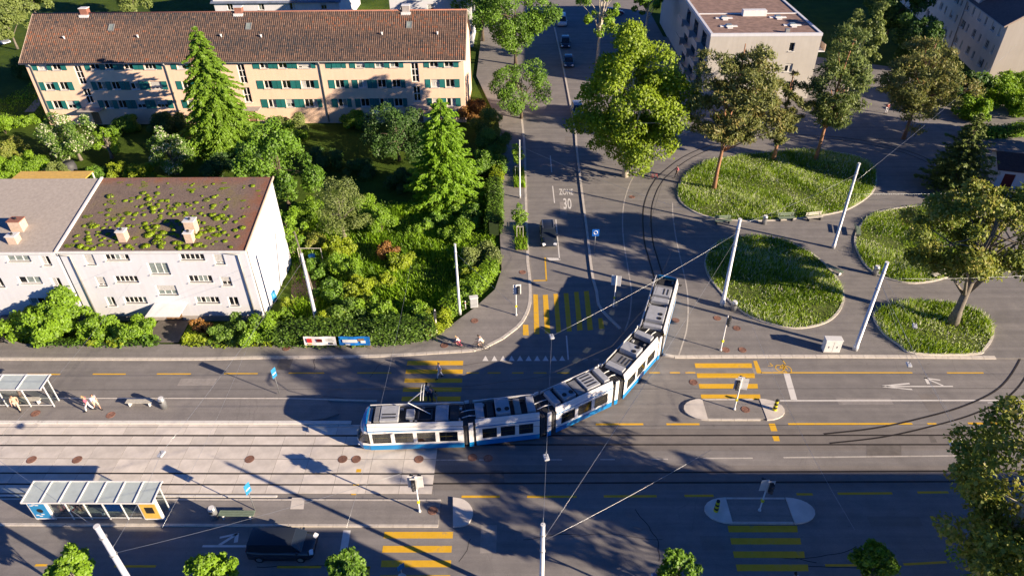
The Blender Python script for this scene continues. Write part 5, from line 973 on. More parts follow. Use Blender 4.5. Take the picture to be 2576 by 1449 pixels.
# ---------------------------------------------------------------- barrier, garden odds and ends
bp_ = [(21.19,92.36),(26.38,96.48)]; o = root('path_barrier', (*bp_[0], .1), 0, 'pale wooden pole barrier with two rails under the pines', 'barrier')
d_ = (bp_[1][0]-bp_[0][0], bp_[1][1]-bp_[0][1]); MB().tube([(0, 0, 0), (0, 0, 1.1)], .07, 8).build('post', 'dark_grey', o); MB().tube([(d_[0], d_[1], 0), (d_[0], d_[1], 1.1)], .07, 8).build('post', 'dark_grey', o)
for z in (.95, .5): MB().tube([(0, 0, z), (d_[0], d_[1], z+.06)], .06, 8).build('rail', 'pale_wood', o)
gp = [(-22.85,61.93)][0]; o = root('climbing_arch', (*gp, -.15), 0, 'white square climbing frame of thin poles in the garden', 'arch')
fr_ = [(-24.51,60.79),(-22.04,61.73)]; fx = fr_[1][0]-fr_[0][0]
for x in (-fx/2, fx/2): MB().tube([(x, 0, 0), (x, 0, 2.1)], .035, 6).build('post', 'pale_wood', o)
MB().tube([(-fx/2, 0, 2.1), (fx/2, 0, 2.1)], .035, 6).build('crossbar', 'pale_wood', o)
for p, r_, h_, mt, lb in (([(-22.86,62.32)][0], .38, .95, 'blue_plastic', 'blue plastic water barrel in the garden'), ([(-22.4,60.97)][0], .33, .8, 'sky_blue', 'light blue tub below the blue water barrel'), ([(-25.21,55.5)][0], .4, 1.1, 'sky_blue', 'pale blue barrel by the white gable wall'), ([(-61.21,84.54)][0], .9, 1.3, 'dark_grey', 'dark grey garden bin among the left bushes')):
    o = root('garden_barrel', (*p, -.15), 0, lb, 'barrel'); MB().tube([(0, 0, 0), (0, 0, .15), (0, 0, h_*.5), (0, 0, h_)], [r_*.85, r_*.95, r_, r_*.85], 14).build('drum', mt, o, True); MB().ring((0, 0, h_), (0, 0, 1), r_*.85, .04, 14, 5).build('rim', mt, o); MB().disc((0, 0, h_-.12), r_*.8, .02, 14).build('water', 'pane', o)
lp = (-20.74,55.06); lt = (-21.24,69.16); o = root('leaning_pole', (*lp, -.15), 0, 'tall weathered pole leaning over the garden shrubs', 'pole'); MB().tube([(0, 0, 0), (lt[0]-lp[0]-1.5, 3.6, 6.2)], [.11, .07], 8).build('shaft', 'grey_bark', o, True); MB().tube([(0, 0, -.1), (0, 0, .5)], .16, 8).build('stake', 'wood', o)
# yellow awning behind the grey roof
ay = [(-45.85,65.16)][0]; o = root('roof_awning', (-52.2, 62.6, 0), 0, 'flat yellow awning behind the grey gravel roof', 'awning')
MB().box(0, 7.6, 0, 2.2, 9.6, 9.7).build('cloth', 'gold', o)
for x in (.1, 7.5): MB().box(x-.05, x+.05, .05, .15, 0, 9.6).build('post', 'white_metal', o); MB().box(x-.05, x+.05, 2.05, 2.15, 0, 9.6).build('post', 'white_metal', o)

# ---------------------------------------------------------------- plants
SUNWARD = np.array([.6, -.3, .42])      # leaves turn towards the light
def unit(v): return v/np.maximum(np.linalg.norm(v, axis=1)[:, None], 1e-6)
def leafmesh(name, p, nrm, size, parent, mat, asp=.7, long=None, tint=None, kind=None):
    """leaf-sized lozenges at p; nrm = facing, long = optional direction of the long axis"""
    n = len(p); nrm = unit(nrm)
    t = rng.normal(size=(n, 3)) if long is None else long
    t = unit(t-nrm*np.sum(t*nrm, 1)[:, None]); b = np.cross(nrm, t); s = (size if np.ndim(size) else np.full(n, size))[:, None]
    q = np.stack([p-t*s, p+b*s*asp-t*s*.1, p+t*s, p-b*s*asp-t*s*.1], 1)
    o = link(name, npmesh(name, q, 4, rng.uniform(0, 1, n) if tint is None else tint), parent, mat)
    if kind: o['kind'] = kind
    return o
def crown_points(n, rad, nc, cr, flat=1.0, shell=.45, hollow=.62):
    """points in clumps spread through an ellipsoid, so the outline is uneven and light falls between the clumps"""
    d = unit(rng.normal(size=(nc, 3))); r = rng.uniform(hollow**3, 1, nc)**(1/3); a1, a2, a3 = rng.uniform(0, 6.28, 3); az = np.arctan2(d[:, 1], d[:, 0]); wob = 1+.16*np.sin(2*az+a1)+.12*np.sin(3*az+a2)*np.sign(d[:, 2])+.12*np.sin(5*d[:, 2]+a3); cen = d*(r*wob)[:, None]*(np.array(rad)*(1-cr*.55)); cs = rng.uniform(.65, 1.25, nc)*cr*np.mean(rad)
    k = rng.choice(nc, n, p=cs**2/np.sum(cs**2)); dd = unit(rng.normal(size=(n, 3))+d[k]*.35+np.array([0, 0, .25])); rr = rng.uniform(shell, 1, n)**.6*(1+np.abs(rng.normal(0, .16, n)))
    p = cen[k]+dd*(cs[k]*rr)[:, None]*np.array([1, 1, flat]); ct = rng.uniform(-.32, .32, nc)
    return p, dd, np.clip(rng.uniform(.05, .95, n)+ct[k], 0, 1), cen
def trunk_mesh(h, r, lean=(0, 0), limbs=(), n=9, wob=.12):
    mb = MB(); pts = []; k = 7
    for i in range(k+1):
        t = i/k; pts.append(Vector((lean[0]*t**1.4+random.uniform(-wob, wob)*t, lean[1]*t**1.4+random.uniform(-wob, wob)*t, h*t)))
    mb.tube(pts, [r*(1.35 if i == 0 else 1)*(1-.75*i/k) for i in range(k+1)], n)
    for tgt, f in limbs:
        i = max(1, min(k-1, int(f*k))); a = pts[i]; tgt = Vector(tgt); m_ = a.lerp(tgt, .5)+Vector((random.uniform(-.3, .3), random.uniform(-.3, .3), .35)); rr = r*(1-.75*i/k)*.55
        mb.tube([a, m_, tgt], [rr, rr*.6, rr*.18], 6)
    return mb
def broadleaf(name, base, h, rad, mat, bark, label, n=6000, leaf=.17, nc=34, cr=.30, zc=None, tr=.22, lean=(0, 0), shift=(0, 0), group='broadleaf trees', cat='tree', flat=.85, shell=.45, hollow=.62, nl=10, asp=.7):
    n = int(n*1.9); leaf *= .70; o = root(name, (*base[:2], .1 if len(base) < 4 else base[3]), 0, label, cat, group); zc = zc if zc is not None else h-rad[2]
    nc = int(nc*1.7); cr *= .78; p, d, t, cen = crown_points(n, rad, nc, cr, flat, shell, hollow); off = np.array([lean[0]+shift[0], lean[1]+shift[1], zc]); p = p+off
    keep = p[:, 2] > .15; p, d, t = p[keep], d[keep], t[keep]
    limbs = [(tuple(c_+off), random.uniform(.35, .9)) for c_ in cen[:nl]]
    trunk_mesh(zc+rad[2]*.35, tr, lean, limbs).build('trunk', bark, o, True)
    leafmesh('crown', p, d*.8+rng.normal(size=p.shape)*.62+SUNWARD, rng.uniform(.6, 1.35, len(p))*leaf, o, mat, asp=asp, tint=t)
    return o
def spruce(name, base, h, r, mat, label, n=9000, z0=.6, whorls=30, leaf=.17, droop=.25, group='conifers', power=.85):
    o = root(name, (*base[:2], -.1), 0, label, 'tree', group); P_, T_, L_ = [], [], []
    mb = MB().tube([(0, 0, 0), (0, 0, h*.5), (0, 0, h*.97)], [.26, .16, .02], 8)
    for w in range(whorls):
        f = w/(whorls-1); z = z0+(h-z0-.5)*f; L = r*(1-f)**power*random.uniform(.8, 1.12)+.25; nb = max(5, int(11*(1-f)+5)); a0 = random.uniform(0, 6)
        for b in range(nb):
            a = a0+2*PI*b/nb+random.uniform(-.2, .2); LL = L*random.uniform(.7, 1.12); m_ = max(6, int(n/(whorls*9)*(LL/r+.25)*1.6)); s = rng.uniform(.12, 1, m_)**.75
            w_ = rng.normal(0, 1, m_)*.20*LL*(1.1-s)+rng.normal(0, .05, m_)
            x = math.cos(a)*LL*s-math.sin(a)*w_; y = math.sin(a)*LL*s+math.cos(a)*w_; zz = z+.18*LL*s-droop*LL*s**2*1.7-np.abs(w_)*.25+rng.normal(0, .05, m_)
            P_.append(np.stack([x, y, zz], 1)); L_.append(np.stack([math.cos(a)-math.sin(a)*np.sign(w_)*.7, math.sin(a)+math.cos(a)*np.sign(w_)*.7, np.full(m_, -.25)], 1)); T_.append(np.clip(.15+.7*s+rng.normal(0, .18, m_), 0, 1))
            if b % 3 == 0 and LL > .8: mb.tube([(0, 0, z), (math.cos(a)*LL*.8, math.sin(a)*LL*.8, z+.12*LL-droop*LL*.7)], [.04, .012], 4)
    p = np.concatenate(P_); lg = np.concatenate(L_); keep = p[:, 2] > .1
    mb.build('trunk', 'bark', o, True); p, lg, t = p[keep], lg[keep], np.concatenate(T_)[keep]
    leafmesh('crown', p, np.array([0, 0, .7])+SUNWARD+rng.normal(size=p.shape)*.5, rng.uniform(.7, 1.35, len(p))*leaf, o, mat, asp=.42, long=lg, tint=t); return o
def pine(name, base, h, rad, mat, label, n=7000, zc=None, lean=(0, 0), tr=.24, bark='pine_bark', leaf=.2, nc=46, cr=.22, group='pines round the plaza', flat=.55):
    o = root(name, (*base[:2], .05), 0, label, 'tree', group); zc = zc if zc is not None else h-rad[2]; n = int(n*1.3)
    p, d, t, cen = crown_points(n, rad, int(nc*1.5), cr*.78, flat, .2, .3); off = np.array([lean[0], lean[1], zc]); p = p+off; keep = p[:, 2] > .4; p, d, t = p[keep], d[keep], t[keep]
    trunk_mesh(h*.96, tr, lean, [(tuple(c_+off), min(.95, max(.3, (c_[2]+zc)/h-.08))) for c_ in cen[:26]], wob=.2).build('trunk', bark, o, True)
    leafmesh('crown', p, d*.6+rng.normal(size=p.shape)*.8+SUNWARD, rng.uniform(.6, 1.3, len(p))*leaf, o, mat, asp=.33, long=d+rng.normal(size=p.shape)*.5+np.array([0, 0, .4]), tint=t); return o
def shrub(base, rad, mat, label, n=900, leaf=.12, z=-.12, name='shrub', group='garden shrubs', nc=10, cr=.42, cat='shrub', asp=.7):
    n = int(n*1.6); leaf *= .76; o = root(name, (*base[:2], z), 0, label, cat, group); p, d, t, cen = crown_points(int(n*1.15), rad, int(nc*1.6), cr*.8, .9, .4, .4); p = p+np.array([0, 0, rad[2]*.92]); keep = p[:, 2] > .02; p, d, t = p[keep], d[keep], t[keep]
    mb = MB()
    for c_ in cen[:6]: mb.tube([(0, 0, 0), (c_[0]*.4, c_[1]*.4, rad[2]*.5), (c_[0], c_[1], c_[2]+rad[2]*.92)], [.05, .035, .01], 5)
    mb.build('stems', 'bark', o); leafmesh('foliage', p, d*.8+rng.normal(size=p.shape)*.6+SUNWARD, rng.uniform(.7, 1.3, len(p))*leaf, o, mat, asp=asp, tint=t); return o
def hedge(pts, w, h, mat, label, dens=85, leaf=.10, z=-.1, name='hedge', rough=.16, top=None):
    path = smooth_path(pts, 5); o = root(name, (path[0].x, path[0].y, z), 0, label, 'hedge', None); org = path[0]; core = MB(); P_ = []; D_ = []; T_ = []
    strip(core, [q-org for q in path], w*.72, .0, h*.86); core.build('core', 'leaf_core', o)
    for a, b in zip(path, path[1:]):
        L = (b-a).length
        if L < .01: continue
        d = (b-a)/L; s = Vector((-d.y, d.x, 0)); m_ = int(L*(w+2*h)*dens); u = rng.uniform(0, 1, m_)*L; v = rng.uniform(0, 1, m_)*(w+2*h); hh = h*(1+.12*np.sin(u*1.1+a.x*.9)+.06*np.sin(u*3.7))
        side = np.where(v < h, -1, np.where(v > h+w, 1, 0)); off = np.where(side == -1, -w/2, np.where(side == 1, w/2, v-h-w/2)); zz = np.where(side == -1, v*hh/h, np.where(side == 1, (v-h-w)*hh/h, hh))
        nr = np.stack([s.x*side, s.y*side, (side == 0)*1.0], 1).astype(float); q = np.stack([a.x-org.x+d.x*u+s.x*off, a.y-org.y+d.y*u+s.y*off, zz], 1)+nr*rng.normal(0, rough, m_)[:, None]+rng.normal(0, .04, (m_, 3))
        P_.append(q); D_.append(nr+np.array([0, 0, .4])); T_.append(np.clip(.5+.25*np.sin(u*.8+a.y)+rng.normal(0, .22, m_), 0, 1))
    p = np.concatenate(P_); d = np.concatenate(D_); t = np.concatenate(T_); keep = p[:, 2] > .02
    leafmesh('foliage', p[keep], d[keep]+rng.normal(size=d[keep].shape)*.55, rng.uniform(.7, 1.4, keep.sum())*leaf, o, mat, tint=t[keep], kind=None); return o
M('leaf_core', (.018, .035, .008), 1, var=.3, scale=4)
def inside(poly, x, y):
    c = np.zeros(len(x), bool); n = len(poly)
    for i in range(n):
        (x0, y0), (x1, y1) = poly[i], poly[i-1]; k = (y0 > y) != (y1 > y); c ^= k & (x < (x1-x0)*(y-y0)/(y1-y0+1e-12)+x0)
    return c
def grass(name, poly, dens, h, mat, z=.1, label='wild grass', w=.035, clump=.6, flowers=.0):
    xs = [p[0] for p in poly]; ys = [p[1] for p in poly]; A = (max(xs)-min(xs))*(max(ys)-min(ys)); n = int(A*dens); x = rng.uniform(min(xs), max(xs), n); y = rng.uniform(min(ys), max(ys), n); k = inside(poly, x, y); x, y = x[k], y[k]; n = len(x)
    ph = .55+clump*.35*(np.sin(x*1.3+np.sin(y*.9)*2)+np.sin(y*1.7+np.sin(x*.7)*2))*.5+rng.uniform(-.2, .35, n); low = np.sin(x*.55+2*np.sin(y*.4))+np.sin(y*.75+x*.3); keep = (rng.uniform(0, 1, n) < np.clip(.95+.35*low, .35, 1)); ph = ph*np.clip(1+.3*low, .4, 1.5); x, y, ph = x[keep], y[keep], ph[keep]; n = len(x); hh = h*np.clip(ph, .2, 1.8); a = rng.uniform(0, 2*PI, n); ln = rng.normal(0, .35, (n, 2))*hh[:, None]
    b0 = np.stack([x-np.cos(a)*w, y-np.sin(a)*w, np.full(n, z)], 1); b1 = np.stack([x+np.cos(a)*w, y+np.sin(a)*w, np.full(n, z)], 1); t1 = np.stack([x+ln[:, 0]+np.cos(a)*w*.4, y+ln[:, 1]+np.sin(a)*w*.4, z+hh], 1); t0 = np.stack([x+ln[:, 0]-np.cos(a)*w*.4, y+ln[:, 1]-np.sin(a)*w*.4, z+hh], 1)
    tt = np.clip(.42+.28*np.sin(x*.8+y*.5+np.sin(x*.37)*2)+rng.normal(0, .25, n), 0, .9); tt[rng.uniform(0, 1, n) < flowers] = 1.0
    o = link(name, npmesh(name, np.stack([b0, b1, t1, t0], 1), 4, tt), None, mat); tag(o, label, 'grass', None, 'stuff'); return o
M('bed_ground', (.085, .115, .02), 1, var=.35, scale=1.5, bump=.8, bscale=8)
# ---- plaza flower beds
G = [[(19.1,76.21),(20.04,79.76),(21.85,83.07),(24.76,85.74),(28.91,87.51),(34.65,88.69),(40.68,88.86),(44.98,87.31),(45.92,84.3),(45.0,80.37),(42.87,76.7),(39.15,73.29),(36.3,71.9),(31.73,70.74),(27.0,70.32),(23.84,70.62),(21.26,71.55),(19.57,73.74)],
     [(19.54,62.32),(20.69,64.66),(22.86,66.45),(26.09,66.93),(28.92,66.0),(31.15,63.41),(32.16,59.66),(31.91,56.2),(30.88,53.94),(29.27,52.09),(27.42,51.08),(25.45,50.73),(23.74,51.21),(21.81,52.41),(20.45,54.61),(19.43,57.95),(19.19,60.08)],
     [(36.75,65.78),(38.73,69.17),(41.4,71.86),(45.26,73.24),(49.23,73.68),(52.49,71.77),(51.55,66.51),(47.79,61.79),(43.46,58.9),(39.75,57.87),(37.64,58.57),(36.46,59.64),(36.09,61.85)],
     [(33.41,52.38),(34.4,53.61),(36.72,54.55),(39.56,54.87),(42.11,54.54),(43.76,53.27),(43.92,51.46),(43.02,49.44),(41.42,47.78),(40.18,47.09),(34.93,47.15),(34.03,48.34),(33.3,50.02)]]
for g, lb in zip(G, ('wild grass with white flowers in the upper plaza bed', 'wild grass and flowers in the pear-shaped plaza bed', 'shaded wild grass in the bed under the large tree', 'sunny yellow-green grass in the small bed by the road')):
    path = smooth_path(g, 4, True); poly = [(p.x, p.y) for p in path]
    struct('flower_bed', MB().prism(poly, .05, .15), 'bed_ground'); kb = MB(); strip(kb, path, .22, .05, .2, True); struct('bed_kerb', kb, 'kerbstone')
    grass('wild_grass', poly, 110, .45, 'grass_wild', .15, lb, flowers=.07)
for q, lb in (([(-1.11,68.93),(0.22,68.74),(0.47,64.22),(-0.89,64.23)], 'tufted grass in the lower street planting strip'), ([(-1.32,84.26),(0.06,84.25),(0.25,78.67),(-1.16,78.69)], 'tufted grass in the upper street planting strip')):
    struct('planting_strip', MB().prism(q, .05, .14), 'soil'); grass('strip_grass', q, 110, .5, 'grass_lawn', .14, lb)
grass('garden_grass', [(-27.58,70.55),(-3.87,78.18),(-2.82,59.82),(-8.57,50.68),(-21.82,50.71)], 60, .7, 'grass_lawn', -.15, 'tall uncut grass between the garden shrubs', .06); grass('lawn_grass', [(-87.0,110.8),(-85.82,124.39),(-73.57,102.21),(-78.99,97.74)], 12, .25, 'grass_lawn', -.15, 'mown lawn beside the pink block', .09)
struct('vegetable_bed', MB().prism([(-25.29,62.94),(-23.08,63.72),(-19.97,52.52),(-22.69,52.52)], -.2, -.09), 'soil'); struct('garden_path', MB().sheet([(-79.91,105.54),(-78.28,105.51),(-80.77,115.26),(-82.17,115.28)], -.14), 'pavement')
struct('forecourt', MB().sheet([(-62, 49.6), (-47, 49.6), (-47, 52.2), (-62, 52.2)], -.02), 'pavement'); struct('entrance_path', MB().sheet([(-35.6, 48.9), (-32.2, 48.9), (-32.4, 52.3), (-35.4, 52.3)], -.01), 'patch')

# ---- conifers in the gardens
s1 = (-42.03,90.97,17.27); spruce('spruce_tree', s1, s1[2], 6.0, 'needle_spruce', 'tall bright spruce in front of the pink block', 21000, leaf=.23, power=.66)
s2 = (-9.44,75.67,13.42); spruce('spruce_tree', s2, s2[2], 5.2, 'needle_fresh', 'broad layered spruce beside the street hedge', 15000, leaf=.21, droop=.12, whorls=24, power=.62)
# ---- broadleaf trees of the gardens
e = (-61.2,87.38); broadleaf('elder_tree', e, 6.8, (3.7, 3.4, 3.3), 'leaf_flower', 'grey_bark', 'white-flowering elder tree at the left end of the pink block', 4200, .17, lean=(-.6, .4), group='flowering elders')
e = (-46.11,83.02); broadleaf('elder_tree', e, 5.6, (3.0, 2.6, 2.6), 'leaf_flower', 'grey_bark', 'white-flowering elder leaning beside the tall spruce', 3200, .17, lean=(-.3, .3), group='flowering elders')
e = (-28.57,73.86,10.44); broadleaf('maple_tree', e, e[2], (4.4, 4.0, e[2]*.48), 'leaf_mid', 'bark', 'dense green maple behind the corner of the mossy roof', 7000, .2, group='garden trees')
e = (-16.95,86.84,7.54); broadleaf('holly_tree', e, e[2], (4.4, 3.8, e[2]*.5), 'leaf_dark', 'bark', 'dark glossy holly tree before the pink block', 5200, .17, group='garden trees')
e = (-57.14,87.95); broadleaf('fruit_tree', e, 4.4, (1.8, 1.7, 1.8), 'leaf_fresh', 'grey_bark', 'small bright fruit tree near the flowering elder', 1600, .15, nc=14, group='garden trees')
e = (-20.24,66.56,7.91); broadleaf('willow_tree', e, e[2], (2.8, 2.6, e[2]*.5), 'leaf_grey', 'grey_bark', 'feathery grey-green willow in the middle of the garden', 3600, .15, group='garden trees', asp=.4)
e = (-25.37,63.73,6.0); broadleaf('plum_tree', e, e[2], (2.0, 1.9, e[2]*.5), 'leaf_fresh', 'bark', 'small bright tree beside the white gable wall', 1800, .15, nc=16, group='garden trees')
# ---- street and plaza trees
e = (-1.39,125.7); broadleaf('lime_tree', e, 14.5, (7.6, 6.6, 6.0), 'leaf_mid', 'bark', 'large green lime tree with bare trunk on the pavement', 13000, .23, nc=60, cr=.24, zc=9.4, tr=.28, group='street trees')
e = (-7.97,140.06); broadleaf('lime_tree', e, 14.5, (6.6, 6.0, 6.2), 'leaf_mid', 'bark', 'green lime tree beside the gable of the pink block', 9000, .24, nc=50, cr=.24, zc=8.3, tr=.28, group='street trees')
e = (-0.28,101.03,8.53); broadleaf('cherry_tree', e, e[2], (4.0, 3.7, 3.7), 'leaf_mid', 'bark', 'dark round tree on the pavement below the lime', 5000, .18, nc=36, group='street trees')
e = (13.19,81.7,19.09); broadleaf('sycamore_tree', e, e[2], (6.9, 6.2, 9.0), 'leaf_yellow', 'pale_bark', 'big yellow-green sycamore hiding the side street corner', 22000, .24, nc=110, cr=.22, zc=9.7, tr=.34, group='street trees', shell=.45)
e = (13.41,125.36); broadleaf('pollarded_tree', e, 14.5, (4.0, 3.5, 4.6), 'leaf_fresh', 'pale_bark', 'half-bare tree with pale cut limbs behind the sycamore', 1900, .24, nc=18, cr=.2, zc=9.8, tr=.38, group='street trees', nl=16)
e = (23.71,137.93); broadleaf('pollarded_tree', e, 11.5, (4.2, 3.4, 3.0), 'leaf_mid', 'pale_bark', 'sparse green tree over the shaded yard by the red car', 2200, .24, nc=18, cr=.2, zc=8.6, tr=.3, group='street trees')
p1 = (23.83,77.92); pine('pine_tree', p1, 18.6, (5.3, 4.8, 6.6), 'needle_pine', 'tall orange-barked pine with brownish crown in the upper bed', 16000, zc=11.6, lean=(.9, .6), leaf=.26, nc=95, cr=.24)
p2 = (39.11,85.8,16.85); pine('pine_tree', p2, p2[2], (3.9, 3.5, 7.0), 'needle_green', 'slender grey-green pine with leaning bare trunk', 9000, zc=10.2, lean=(.8, .2), leaf=.25, nc=80, cr=.26, bark='pine_bark')
p3 = (53.87,92.73,13.97); pine('pine_tree', p3, p3[2], (6.2, 5.4, 5.6), 'needle_pine', 'broad dense pine between the plaza and the gabled house', 13000, zc=8.2, leaf=.25, nc=100, cr=.24, bark='pine_bark')
p4 = (33.67,86.23,12.77); pine('pine_tree', p4, p4[2], (3.0, 2.8, 5.2), 'needle_pine', 'thin pine between the two tall ones of the upper bed', 4800, zc=7.0, leaf=.24, nc=40, cr=.22)
p5 = (53.25,77.84,10.35); spruce('fir_tree', p5, p5[2], 4.2, 'needle_green', 'grey-green fir rising above the large leaning tree', 7000, leaf=.22, droop=.05, whorls=20, power=.7)
e = (52.55,110.83,13.44); broadleaf('birch_tree', e, e[2], (3.3, 3.0, 5.6), 'leaf_grey', 'pale_bark', 'pale feathery birch behind the slender pine', 6000, .23, nc=44, cr=.24, group='trees behind the plaza')
e = (40.4,51.47); broadleaf('chestnut_tree', (*e, .12), 13.6, (7.2, 6.2, 4.7), 'leaf_olive', 'grey_bark', 'large olive tree with forked trunk in the small road bed', 15000, .22, nc=85, cr=.19, zc=8.9, tr=.42, lean=(1.0, 1.6), group='plaza trees', nl=22, shell=.3)
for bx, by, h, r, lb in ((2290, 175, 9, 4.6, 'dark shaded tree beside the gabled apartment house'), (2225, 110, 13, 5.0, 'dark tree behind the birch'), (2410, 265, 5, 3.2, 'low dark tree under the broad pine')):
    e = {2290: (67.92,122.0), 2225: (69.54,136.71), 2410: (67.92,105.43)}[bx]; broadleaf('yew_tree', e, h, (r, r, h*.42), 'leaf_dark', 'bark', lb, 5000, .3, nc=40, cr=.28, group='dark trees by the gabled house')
for e, r, h, lb in (((73.05,105.83), 4.0, 5.2, 'bright bush below the lit gable'), ((77.99,108.6), 3.6, 4.8, 'leafy bush at the foot of the lit gable corner'), ((66.95,99.94), 3.0, 3.6, 'bright low bush by the hedge near the broad pine'), ((75.39,101.33), 3.2, 3.4, 'dark green bush beside the park hedge end')):
    shrub(e, (r, r*.9, h/2), 'leaf_fresh', lb, 3000, .2, group='bushes by the gabled house', nc=22, cr=.32)
hedge([(*p,) for p in [(62.34,93.15),(67.0,93.49),(71.98,94.38),(76.0,95.43)]], 1.6, 1.5, 'leaf_fresh', 'clipped green hedge behind the kiosk', 40, .16)
# ---- trees along the lower edge and beyond it, which dapple the road
for e, h, r, m_, lb in (((-27.0,23.18), 5.7, 1.3, 'leaf_fresh', 'young street tree right of the white shelter mast'), ((-18.35,23.07), 5.7, 1.3, 'leaf_fresh', 'young street tree in front of the black people carrier'), ((-10.46,23.05), 5.7, 1.3, 'leaf_mid', 'young street tree by the lower yellow lane hook'), ((9.06,23.35), 5.7, 1.3, 'leaf_mid', 'young street tree left of the lower island crossing'), ((20.81,23.91), 5.7, 1.3, 'leaf_mid', 'young dark street tree right of the lower island crossing'), ((27.59,22.96), 7.4, 2.6, 'leaf_fresh', 'young street tree under the large leaning crown')):
    broadleaf('young_tree', e, h, (r, r, r*1.15), m_, 'grey_bark', lb, 2200, .15, nc=22, cr=.32, tr=.1, group='young street trees')
broadleaf('plane_tree', (27.5, 24.0), 17.5, (4.7, 4.5, 6.4), 'leaf_olive', 'pale_bark', 'large plane tree overhanging the lower right lanes', 11000, .20, nc=85, cr=.2, zc=11.0, tr=.36, group='plane trees south of the road', nl=12, shell=.3)
for x, y, h, r in ((35, 16.5, 16, 5.4), (43.5, 15.5, 15, 5.2)):
    broadleaf('plane_tree', (x, y), h, (r, r, h*.36), 'leaf_olive', 'pale_bark', ('tall plane tree of the south row next to the overhanging one', 'tall plane tree before the south apartment house')[x > 40], 2900, .24, nc=70, cr=.15, tr=.34, group='plane trees in the south row', shell=.3)
for x, y, h, r, lb in ((71, 80, 11.5, 5.6, 'unseen dark tree beyond the kiosk, added for shade'), (77, 70, 12, 5, 'unseen dark tree across the plaza road, added for shade'), (68.5, 72.5, 12, 5.4, 'unseen dark tree beside the kiosk, added for shade'), (77, 86, 12, 5.2, 'unseen dark tree towards the gabled house garden, added for shade')):  # out of view, added to shade the ground at the plaza's right
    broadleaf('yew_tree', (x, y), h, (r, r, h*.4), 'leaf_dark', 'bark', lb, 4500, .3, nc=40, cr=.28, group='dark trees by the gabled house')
# ---- trees behind the pink block
for e, h, r, m_, lb in (((-99.76,137.41), 10.5, 4.8, 'leaf_grey', 'pale leafy tree at the upper left of the pink block'), ((-105.65,155.53), 9.5, 3.8, 'leaf_grey', 'pale tree behind the left gable of the pink block'), ((-85.57,158.63), 10, 5.5, 'leaf_grey', 'grey-green tree behind the pink roof next to the slate roof'), ((-56.73,157.09), 9.5, 6.0, 'leaf_olive', 'olive tree behind the pink roof ridge'), ((-50.0,163.31), 8, 4, 'leaf_fresh', 'bright tree beyond the pink roof by the dark lawn')):
    broadleaf('garden_tree', e, h, (r, r*.9, h*.38), m_, 'grey_bark', lb, 4200, .28, nc=36, cr=.27, group='trees behind the pink block')
# ---- shrubs and hedges
def sh(px, r, h, mat, lb, n=None, leaf=.13, **k):
    r *= 1.15; h *= .9; return shrub(px, (r, r*random.uniform(.85, 1), h/2), mat, lb, n or int(520*r*h)+250, leaf, **k)
sh((-43.54,50.28), 2.6, 4.6, 'leaf_fresh', 'huge bright bush before the terraced house', 7000, .17, nc=34, cr=.3); sh((-46.47,50.05), 1.7, 3.4, 'leaf_fresh', 'bright bush filling the left end of the front hedge', 2400, .16, nc=16); sh((-39.61,49.81), 1.6, 2.8, 'leaf_fresh', 'bright bush sloping from the huge one', 1900, .15)
sh((-36.09,49.57), 1.5, 2.7, 'leaf_fresh', 'round bright bush left of the house entrance'); sh((-37.55,49.46), 1.0, 1.8, 'leaf_mid', 'darker bush behind the round one by the entrance'); sh((-37.73,48.88), .9, 1.0, 'leaf_gold', 'yellowish low bush at the pavement edge'); sh((-39.98,48.89), .9, 1.0, 'leaf_gold', 'yellow-green low bush under the huge bush'); sh((-34.74,48.88), .8, .9, 'leaf_mid', 'low bush at the entrance path corner')
sh((-31.02,49.1), .9, 1.3, 'leaf_gold', 'yellow shrub right of the entrance path'); sh((-30.47,50.43), 1.0, 1.5, 'leaf_red', 'reddish shrub at the house wall'); sh((-30.26,48.87), .9, 1.0, 'leaf_gold', 'golden low shrub on the pavement edge'); sh((-28.58,48.87), .8, 1.1, 'leaf_mid', 'small green shrub beside the golden one'); sh((-27.13,49.55), 1.7, 3.0, 'leaf_hedge', 'tall dense bush under the right windows'); sh((-24.02,49.43), 1.9, 3.1, 'leaf_fresh', 'tall rounded bush at the house corner'); sh((-25.41,48.87), 1.0, 1.3, 'leaf_mid', 'low bush between the two tall rounded ones')
hedge([(-22.87,49.09),(-20.67,49.2),(-17.33,49.25),(-13.26,49.36),(-10.34,49.75),(-8.46,50.33)], 2.0, 1.75, 'leaf_hedge', 'long clipped hedge behind the banners', 90, .11); hedge([(-33.89,48.65),(-37.6,48.6),(-44.33,48.61)], .6, .55, 'leaf_mid', 'low hedge edging the pavement before the houses', 70, .1); hedge([(-31.36,48.65),(-27.9,48.53),(-23.08,48.53)], .6, .6, 'leaf_gold', 'low yellowish hedge edging the pavement past the entrance', 70, .1)
sh((-8.01,51.15), 1.4, 2.3, 'leaf_gold', 'bright yellow bush at the hedge corner', 1500, .11); sh((-8.71,50.21), .9, 1.7, 'leaf_red', 'brownish bush between the hedge and the yellow bush')
hedge([(-7.69,52.61),(-6.52,54.5),(-5.14,56.47),(-3.83,58.96),(-3.26,60.55)], 1.2, 1.5, 'leaf_fresh', 'green hedge curving round the street corner', 85, .11); hedge([(-3.37,67.55),(-3.43,72.22),(-3.72,78.18)], 1.5, 2.0, 'leaf_hedge', 'tall clipped hedge along the side street', 90, .11); hedge([(-3.6,79.24),(-3.36,81.43),(-3.32,83.7)], 1.2, 1.6, 'leaf_gold', 'short golden hedge further up the side street', 85, .12)
